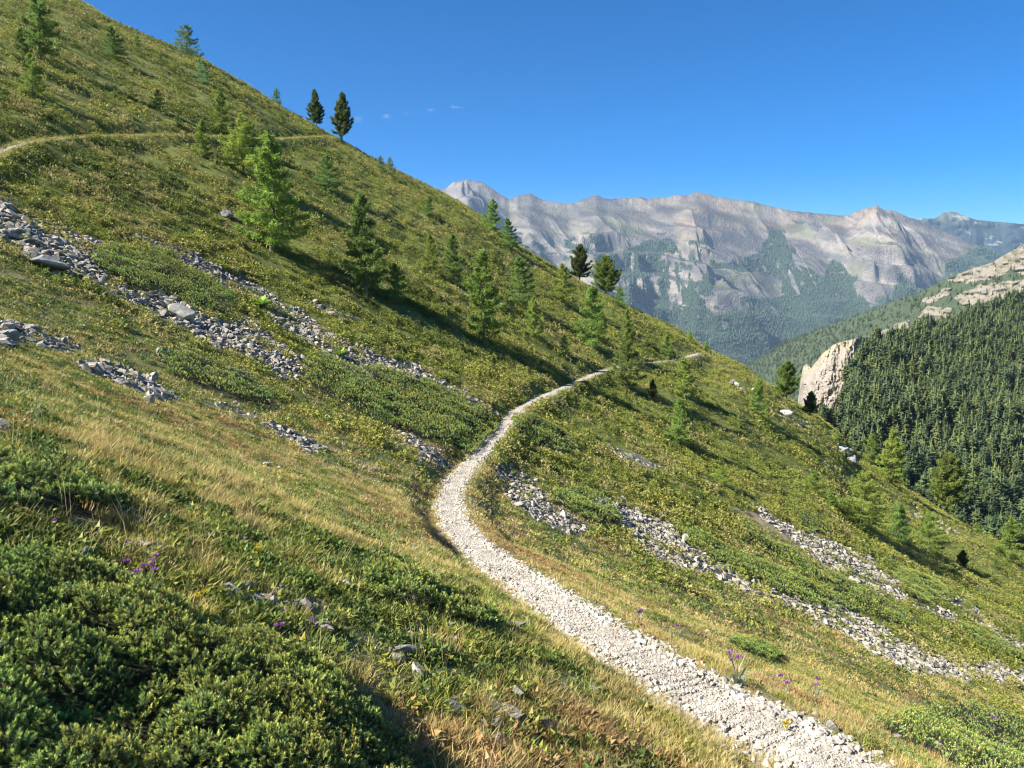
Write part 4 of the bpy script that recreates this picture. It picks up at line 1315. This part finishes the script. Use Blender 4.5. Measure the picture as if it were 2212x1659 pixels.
# hold the crest on the skyline
tgt = rz_ / ry_
kk = np.hanning(27); kk /= kk.sum()
for it in range(4):
    dlt = tgt - (Z / Dr).max(0)
    ds = np.convolve(np.pad(dlt, 13, mode='edge'), kk, 'valid')
    Z = Z + ds[None] * Dr * np.exp(-(S / (800 if it < 2 else 450)) ** 2)
Z = Z - ((vs - vs0) / FPX)[None] * Dr * np.exp(-(S / 90) ** 2)
P = np.stack([X, Dr, Z], -1)
Uq, Vr = project(P)
T = (Vr - vs[None]) / (1080. - vs[None])
C = rcol(U, Vr, T, P)
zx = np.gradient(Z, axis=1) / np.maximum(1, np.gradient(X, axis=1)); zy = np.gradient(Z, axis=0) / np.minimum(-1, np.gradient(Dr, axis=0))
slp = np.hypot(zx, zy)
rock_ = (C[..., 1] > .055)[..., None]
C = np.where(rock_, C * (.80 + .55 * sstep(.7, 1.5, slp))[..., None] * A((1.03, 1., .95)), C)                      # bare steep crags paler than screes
ix = np.arange(P.shape[0] * P.shape[1]).reshape(P.shape[:2])
q4 = np.stack([ix[:-1, :-1], ix[1:, :-1], ix[1:, 1:], ix[:-1, 1:]], -1).reshape(-1, 4)
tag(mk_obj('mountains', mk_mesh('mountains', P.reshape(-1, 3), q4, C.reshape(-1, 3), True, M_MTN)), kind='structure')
PR = P
# the wood on its flank: one far-off mass
fm = rmask(U, Vr)


def cone_proto(seed, c, n=5, asp=.36):
    r = np.random.RandomState(seed); V = [[0, 0, 1.]]; T = []
    for k in range(n):
        a = k / n * 6.283; q = asp * (.7 + .5 * r.rand()); V.append([math.cos(a) * q, math.sin(a) * q, .05 + .1 * r.rand()])
    for k in range(n): T.append([0, 1 + k, 1 + (k + 1) % n])
    return A(V), A(T), np.tile(A(c), (len(V), 1)) * (.8 + .4 * r.rand())


wp = (fm > .5) * (U > 1180) * (U < 2300) * (Vr < 900) * (S < 0) * (Dr / 5000.)
pw_ = wp.ravel() / wp.sum()
n = 60000
ii = RS.choice(U.size, n, p=pw_)
uu = U.ravel()[ii] + RS.randn(n) * 1.2; 
PW = PR.reshape(-1, 3)[ii] + np.stack([RS.randn(n) * 5, RS.randn(n) * 5, np.zeros(n) - 2], -1)
cps = [cone_proto(s, (.045, .07, .036)) for s in range(4)]
hh = 11 + 8 * RS.rand(n)
hv = .7 + .6 * RS.rand(n)
V, T, C = inst(cps, RS.randint(0, 4, n), PW, rotz(RS.rand(n) * 6.28), hh, np.stack([hv, hv, hv], -1))
tag(mk_obj('far_forest', mk_mesh('far_forest', V, T, C, False, M_FOREST)), 'bluish conifer forest on the flanks of the far mountains', 'forest', kind='stuff')

# far blue summit
DSKY = A([(1700, 520), (1900, 480), (1972, 472), (2020, 472), (2040, 459), (2052, 456), (2068, 458), (2076, 463), (2109, 475), (2212, 484), (2400, 500), (2900, 560)], float)
us2 = np.linspace(1700, 2900, 420); vs2 = np.interp(us2, DSKY[:, 0], DSKY[:, 1]) + .8 * fbm(us2 / 12, us2 * 0, 701, 3)


def dcol(U, V, T, P):
    c = np.broadcast_to(A((.018, .03, .03)), U.shape + (3,)).copy()
    c = mixc(c, (.17, .14, .12), sstep(474, 462, V + 3 * fbm(U / 20, V / 6, 702, 3)) * sstep(2000, 2030, U) * sstep(2130, 2090, U))
    c = mixc(c, (.06, .07, .045), sstep(492, 476, V + 5 * fbm(U / 30, V / 6, 703, 3)) * .8)
    return mixc(c, (.22, .22, .18), (fbm(U / 22, V / 6, 704, 3) > .47).astype(float) * .8)


sheet('mountains', us2, vs2, 760., 140, lambda U, V, T: 9300 - 1500 * T + 300 * (ridged(U / 50, V / 60, 710, 3) - .5), dcol, M_MTN, (4000, 1200))

# middle forest hill on the right
MSKY = A([(1300, 985), (1500, 850), (1603, 793), (1699, 738), (1801, 700), (1904, 662), (1993, 629), (2057, 595), (2143, 567), (2212, 527), (2350, 450), (2700, 300)], float)
us3 = np.linspace(1300, 2700, 560); vs3 = np.interp(us3, MSKY[:, 0], MSKY[:, 1]) + 2.0 * fbm(us3 / 25, us3 * 0, 721, 4)
BARE = [[(2040, 604), (2080, 588), (2156, 552), (2212, 520), (2300, 500), (2300, 580), (2212, 596), (2184, 580), (2150, 600), (2100, 612)],
        [(2064, 643), (2109, 617), (2177, 607), (2230, 600), (2230, 640), (2194, 640), (2160, 653), (2109, 667), (2075, 653)],
        [(1990, 650), (2040, 625), (2062, 622), (2050, 636), (2010, 656)],
        [(1979, 690), (2006, 661), (2051, 666), (2062, 680), (2040, 692), (1979, 708)],
        [(1886, 728), (1925, 702), (1965, 689), (1968, 708), (1907, 730)],
        [(2150, 668), (2212, 628), (2260, 630), (2260, 650), (2180, 672)]]


def bare(U, V):
    uw = U + 7 * fbm(U / 22, V / 14, 730, 4); vw = V + 6 * fbm(U / 20, V / 12, 735, 4)
    r = np.zeros(U.shape, bool)
    for p in BARE: r |= inpoly(uw, vw, p)
    return r


def mdepth(U, V, T):
    D0 = np.interp(U, [1300, 1603, 2212, 2700], [2900, 2500, 1500, 1150])
    D = D0 - (D0 - .58 * D0) * T ** .9
    return D - 60 * (ridged((U - .3 * V) / 70, V / 90, 740, 3) - .5) * (.3 + T) - np.where(bare(U, V), 22 * fbm(U / 14, V / 7, 745, 4), 0)


def mcol(U, V, T, P):
    c = np.broadcast_to(A((.045, .06, .03)), U.shape + (3,)).copy()
    b = bare(U, V).astype(float)
    n = fbm(U / 16, V / 8, 750, 4)
    c = mixc(c, (.185, .163, .125), b)
    return mixc(c, (.12, .11, .06), b * np.clip(n * 2.2, 0, 1) * .8)


o, U, Vm, Dm, PM = sheet('forest_hill', us3, vs3, 1150., 300, mdepth, mcol, M_HILL, (900, 500))


def bushy_proto(seed, ntri, asp, c, core=True):
    """small far conifer: ragged layered crown of ntri faces over a dark core"""
    r = np.random.RandomState(seed); V, T, C = [], [], []
    for k in range(ntri):
        t = (1 - math.sqrt(1 - .97 * r.rand())) * .96 + .03; a = r.rand() * 6.283
        tier = .80 + .20 * math.cos(t * 52 + seed)
        rad = asp * .5 * (1 - t) ** .62 * min(1, .55 + t * 3) * (.45 + .62 * r.rand()) * tier * (1 + .18 * math.sin(2 * a + seed))
        p = A([math.cos(a) * rad, math.sin(a) * rad, t])
        d = A([math.cos(a), math.sin(a), -.35 + .5 * t]) + r.randn(3) * .22; d /= np.linalg.norm(d)
        s = np.cross(d, A([0, 0, 1]) + r.randn(3) * .28); s /= np.linalg.norm(s) + 1e-9
        l = asp * (.22 + .16 * r.rand()) * (1.1 - .75 * t) * (1 if ntri > 60 else 1.6); w = l * .42
        cc = A(c) * (.82 + .36 * r.rand()); o = len(V)
        q = p - d * l * .4
        V += [q - s * w, q + s * w, q + d * l]; T += [[o, o + 1, o + 2]]; C += [cc] * 3
    if core:
        o = len(V); V += [[0, 0, 1.0]]; C += [A(c)]
        for k in range(5):
            a = k / 5 * 6.283; V.append([math.cos(a) * asp * .26, math.sin(a) * asp * .26, .04]); C += [A(c) * .8]
        for k in range(5): T.append([o, o + 1 + k, o + 1 + (k + 1) % 5])
    return A(V), A(T), A(C)


bm_ = bare(U, Vm)
wp = (1 - .62 * bm_) * (Dm / 1500.) ** 2 * (U > 1500) * (U < 2420) * np.abs(np.gradient(PM[..., 0], axis=1)) / np.maximum(1, Dm / 1500)
n = 11500
ii = RS.choice(U.size, n, p=(wp / wp.sum()).ravel())
PW = PM.reshape(-1, 3)[ii] + np.stack([RS.randn(n) * 2, RS.randn(n) * 2, np.zeros(n) - .8], -1)
small = bm_.ravel()[ii]
bp = [bushy_proto(s, 30, .46, (.06, .088, .036)) for s in range(5)]
hh = (8 + 7 * RS.rand(n)) * np.where(small, .6, 1)
hv = .75 + .5 * RS.rand(n)
V, T, C = inst(bp, RS.randint(0, 5, n), PW, rotz(RS.rand(n) * 6.28), hh, np.stack([hv * 1.02, hv, hv * .95], -1))
tag(mk_obj('hill_forest', mk_mesh('hill_forest', V, T, C, False, M_FOREST)), 'dark conifer forest on the middle hill at right', 'forest', kind='stuff')

# near forest slope across the valley, with the pale cliff at its left end
NSKY = A([(1500, 1180), (1640, 1010), (1700, 940), (1767, 900), (1815, 893), (1836, 862), (1848, 812), (1860, 770), (1880, 742), (1960, 724), (2060, 694), (2140, 668), (2212, 642), (2400, 560), (2700, 430)], float)
us4 = np.linspace(1500, 2700, 300); vs4 = np.interp(us4, NSKY[:, 0], NSKY[:, 1])


def ndepth(U, V, T):
    return np.interp(V, [560, 640, 740, 900, 1200, 1500], [720, 630, 505, 385, 268, 210]) * (1 + .0003 * (U - 1900)) + 14 * fbm(U / 60, V / 60, 760, 3)


def ncol(U, V, T, P):
    c = np.broadcast_to(A((.04, .05, .022)), U.shape + (3,)).copy()
    return mixc(c, (.08, .075, .035), np.clip(fbm(U / 30, V / 20, 765, 3) * 1.5, 0, 1))


o, U, Vn, Dn, PN = sheet('forest_slope', us4, vs4, 1420., 220, ndepth, ncol, M_HILL, (160, 90))
dx = np.linalg.norm(np.gradient(PN, axis=1), axis=-1) * np.linalg.norm(np.gradient(PN, axis=0), axis=-1)
wp = dx * (U > 1720) * (U < 2420) * (Vn < 1330)
n = 9000
ii = RS.choice(U.size, n, p=(wp / wp.sum()).ravel())
PW = PN.reshape(-1, 3)[ii] + np.stack([RS.randn(n) * 1.5, RS.randn(n) * 1.5, np.zeros(n) - .4], -1)
hh = 5.5 + 8.5 * RS.rand(n) ** 1.2
uu, vv = project(PW)
# keep spacing
order = np.argsort(PW[:, 1]); kept = []
cell = {}
for i in order:
    k = (int(PW[i, 0] // 2.7), int(PW[i, 1] // 3.2))
    if cell.get(k, 0) >= 1: continue
    cell[k] = 1; kept.append(i)
kept = A(kept)
spur = np.interp(uu, SKY[:, 0], SKY[:, 1])
vis = (uu > 1740) & (uu < 2240) & (vv - hh / PW[:, 1] * FPX * .8 < spur)
ind = [i for i in kept if vis[i]][:225]
FP = [bushy_proto(40 + s, 420, a, c) for s, (a, c) in enumerate(((.6, (.078, .118, .036)), (.66, (.055, .088, .034)), (.56, (.095, .13, .038)), (.62, (.045, .075, .032)), (.72, (.075, .112, .036))))]
fmesh = [mk_mesh('forest_pine', v_, t_, c_, False, M_FOREST) for v_, t_, c_ in FP]
for i in ind:
    o = bpy.data.objects.new('forest_pine', fmesh[RS.randint(0, 5)]); COL.objects.link(o)
    o.location = PW[i]; o.rotation_euler = (0, 0, RS.rand() * 6.28); o.scale = (float(hh[i]),) * 3
    tag(o, 'green conifer in the near edge of the forest across the valley', 'tree', 'conifers of the forest across the valley')
rest = A([i for i in kept if i not in set(ind)])
FP2 = [bushy_proto(60 + s, 200, a, c) for s, (a, c) in enumerate(((.6, (.074, .112, .036)), (.66, (.055, .088, .034)), (.56, (.09, .124, .038)), (.64, (.045, .075, .032))))]
hv = .72 + .5 * RS.rand(len(rest))
V, T, C = inst(FP2, RS.randint(0, 4, len(rest)), PW[rest], rotz(RS.rand(len(rest)) * 6.28), hh[rest], np.stack([hv, hv, hv], -1))
tag(mk_obj('slope_forest', mk_mesh('slope_forest', V, T, C, False, M_FOREST)), 'deeper mass of conifers rising behind the near forest edge', 'forest', kind='stuff')

# pale cliff
CSKY = A([(1690, 960), (1722, 880), (1730, 815), (1736, 790), (1743, 786), (1752, 796), (1762, 782), (1777, 764), (1801, 744), (1846, 731), (1883, 726), (1938, 732), (1990, 760)], float)
us5 = np.linspace(1690, 1890, 210); vs5 = np.interp(us5, CSKY[:, 0], CSKY[:, 1]) + 1.6 * fbm(us5 / 7, us5 * 0, 771, 3)


def cdepth(U, V, T):
    D = 535 + 45 * sstep(1790, 1700, U) ** 1.3 + 40 * sstep(1838, 1890, U) + 30 * (1 - T) ** 3 - 18 * T
    return D - 6 * (ridged((U + .2 * V) / 15, V / 40, 775, 4) - .5) - 4 * (ridged(U / 7, V / 12, 778, 3) - .5) - 5 * fbm(U / 16, V / 22, 779, 4)


def ccol(U, V, T, P):
    c = np.broadcast_to(A((.245, .215, .178)), U.shape + (3,)).copy()
    n = fbm(U / 14, V / 10, 781, 4)
    c = mixc(c, (.18, .155, .122), np.clip(n * 1.6, 0, 1))
    return mixc(c, (.28, .25, .16), sstep(.14, .02, T + .06 * n) * .7)


o, _, _, _, _ = sheet('cliff', us5, vs5, 960., 200, cdepth, ccol, M_CLIFF, (70, 60), kind=None)
tag(o, 'pale cream rock cliff rising at the left end of the forest', 'cliff')

# valley floor reaching the horizon
gm, nt, out = new_mat('valley_ground')
p = N(nt, 'ShaderNodeBsdfPrincipled'); p.inputs['Base Color'].default_value = (.06, .08, .045, 1); p.inputs['Roughness'].default_value = .9
nn = N(nt, 'ShaderNodeTexNoise'); nn.inputs['Scale'].default_value = .004; gg = N(nt, 'ShaderNodeNewGeometry'); cr = N(nt, 'ShaderNodeValToRGB')
cr.color_ramp.elements[0].color = (.03, .045, .025, 1); cr.color_ramp.elements[1].color = (.10, .11, .06, 1)
nt.links.new(gg.outputs['Position'], nn.inputs['Vector']); nt.links.new(nn.outputs['Fac'], cr.inputs[0]); nt.links.new(cr.outputs[0], p.inputs['Base Color'])
nt.links.new(p.outputs[0], out.inputs[0])
me = bpy.data.meshes.new('ground'); S_ = 40000.; ZF = -1250.
me.from_pydata([(-S_, -S_ * .3, ZF), (S_, -S_ * .3, ZF), (S_, S_, ZF), (-S_, S_, ZF)], [], [(0, 1, 2, 3)]); me.materials.append(gm)
tag(mk_obj('ground', me), kind='structure')

# ----------------------------------------------------------------------------- air
HAZE = 3.0e-5
hm, nt, out = new_mat('haze_air')
pv = N(nt, 'ShaderNodeVolumePrincipled'); pv.inputs['Color'].default_value = (.50, .72, 1, 1); pv.inputs['Density'].default_value = HAZE
pv.inputs['Anisotropy'].default_value = .1
nt.links.new(pv.outputs[0], out.inputs['Volume'])
try: hm.cycles.homogeneous_volume = True
except Exception: pass
bm = bmesh.new(); bmesh.ops.create_cube(bm, size=1)
me = bpy.data.meshes.new('haze'); 
x0, x1, y0, y1, z0, z1 = -S_ - 50, S_ + 50, -S_ * .3 - 50, S_ + 50, ZF - 1, 990
for v in bm.verts: v.co = ((x0 + x1) / 2 + v.co.x * (x1 - x0), (y0 + y1) / 2 + v.co.y * (y1 - y0), (z0 + z1) / 2 + v.co.z * (z1 - z0))
bm.to_mesh(me); bm.free(); me.materials.append(hm)
tag(mk_obj('haze', me), kind='stuff')

# ----------------------------------------------------------------------------- light, sky, camera
SUN_EL = math.radians(40.5); SUN_AZ = math.radians(200)      # direction to the sun, counter-clockwise from +x
sd = Vector((math.cos(SUN_AZ) * math.cos(SUN_EL), math.sin(SUN_AZ) * math.cos(SUN_EL), math.sin(SUN_EL)))
L = bpy.data.lights.new('sun', 'SUN'); L.energy = 5.0; L.angle = math.radians(.53); L.color = (1, .955, .88)
so = bpy.data.objects.new('sun', L); link(so); so.rotation_euler = sd.to_track_quat('Z', 'Y').to_euler(); so.location = (0, 0, 50)

w = bpy.data.worlds.new('World'); scene.world = w; w.use_nodes = True
nt = w.node_tree; nt.nodes.clear()
wo = nt.nodes.new('ShaderNodeOutputWorld'); bg = nt.nodes.new('ShaderNodeBackground'); bg.inputs['Strength'].default_value = .0505
sk = nt.nodes.new('ShaderNodeTexSky'); sk.sky_type = 'NISHITA'; sk.sun_disc = False
sk.sun_elevation = SUN_EL; sk.sun_rotation = math.radians(90) - SUN_AZ
sk.altitude = 2200; sk.air_density = 1.0; sk.dust_density = 0.0; sk.ozone_density = 10.0
# a few faint wisps of cloud low in the sky
tcd = nt.nodes.new('ShaderNodeTexCoord')
hs = nt.nodes.new('ShaderNodeHueSaturation'); hs.inputs['Saturation'].default_value = 1.28
nt.links.new(sk.outputs[0], hs.inputs['Color']); src = hs.outputs[0]
nz = nt.nodes.new('ShaderNodeTexNoise'); nz.inputs['Scale'].default_value = 90; nz.inputs['Detail'].default_value = 5
mp = nt.nodes.new('ShaderNodeMapping'); mp.inputs['Scale'].default_value = (1, 1, 2.6)
nt.links.new(tcd.outputs['Generated'], mp.inputs[0]); nt.links.new(mp.outputs[0], nz.inputs['Vector'])
acc = None
for (u, v, r_, s_) in [(988, 231, 15, .75), (930, 238, 11, .35), (884, 243, 15, .55), (836, 252, 13, .65), (775, 258, 16, .3)]:
    d = ray(u, v); d = np.array(d); d /= np.linalg.norm(d)
    sb = nt.nodes.new('ShaderNodeVectorMath'); sb.operation = 'SUBTRACT'; sb.inputs[1].default_value = d
    ml = nt.nodes.new('ShaderNodeVectorMath'); ml.operation = 'MULTIPLY'; ml.inputs[1].default_value = (1, 1, 2.1)
    ln = nt.nodes.new('ShaderNodeVectorMath'); ln.operation = 'LENGTH'
    mr = nt.nodes.new('ShaderNodeMapRange'); mr.inputs[1].default_value = 0; mr.inputs[2].default_value = r_ / FPX; mr.inputs[3].default_value = s_; mr.inputs[4].default_value = 0
    nt.links.new(tcd.outputs['Generated'], sb.inputs[0]); nt.links.new(sb.outputs[0], ml.inputs[0]); nt.links.new(ml.outputs[0], ln.inputs[0]); nt.links.new(ln.outputs['Value'], mr.inputs[0])
    if acc is None: acc = mr.outputs[0]
    else:
        ad = nt.nodes.new('ShaderNodeMath'); ad.operation = 'ADD'; nt.links.new(acc, ad.inputs[0]); nt.links.new(mr.outputs[0], ad.inputs[1]); acc = ad.outputs[0]
cr = nt.nodes.new('ShaderNodeMapRange'); cr.inputs[1].default_value = .42; cr.inputs[2].default_value = .72
nt.links.new(nz.outputs['Fac'], cr.inputs[0])
mm = nt.nodes.new('ShaderNodeMath'); mm.operation = 'MULTIPLY'; nt.links.new(acc, mm.inputs[0]); nt.links.new(cr.outputs[0], mm.inputs[1])
mx = nt.nodes.new('ShaderNodeMix'); mx.data_type = 'RGBA'; mx.inputs['B'].default_value = (7, 7, 7.2, 1)
nt.links.new(mm.outputs[0], mx.inputs['Factor']); nt.links.new(src, mx.inputs['A']); src = mx.outputs['Result']
nt.links.new(src, bg.inputs[0]); nt.links.new(bg.outputs[0], wo.inputs[0])

cam = bpy.data.cameras.new('camera'); cam.sensor_width = 36; cam.lens = 36 * FPX / 2212.
cam.clip_start = .1; cam.clip_end = 80000
co = bpy.data.objects.new('camera', cam); link(co); co.location = (0, 0, 0); co.rotation_euler = (math.pi / 2 - PITCH, 0, 0)
scene.camera = co

vs_ = scene.view_settings
vs_.view_transform = 'Standard'; vs_.look = 'None'; vs_.gamma = 1; vs_.exposure = 1.62
scene.render.engine = 'CYCLES'; scene.cycles.pixel_filter_type = 'BLACKMAN_HARRIS'; scene.cycles.filter_width = 1.15
cy = scene.cycles
cy.max_bounces = 5; cy.diffuse_bounces = 3; cy.glossy_bounces = 1; cy.transmission_bounces = 2; cy.volume_bounces = 1; cy.transparent_max_bounces = 4
cy.use_denoising = True; cy.denoiser = 'OPENIMAGEDENOISE'; cy.denoising_input_passes = 'RGB_ALBEDO_NORMAL'; cy.denoising_prefilter = 'ACCURATE'; cy.sample_clamp_indirect = 6
cy.use_adaptive_sampling = False; cy.adaptive_threshold = .008
print('TRIS', sum(len(m.polygons) for m in bpy.data.meshes), 'OBJ', len(scene.objects))
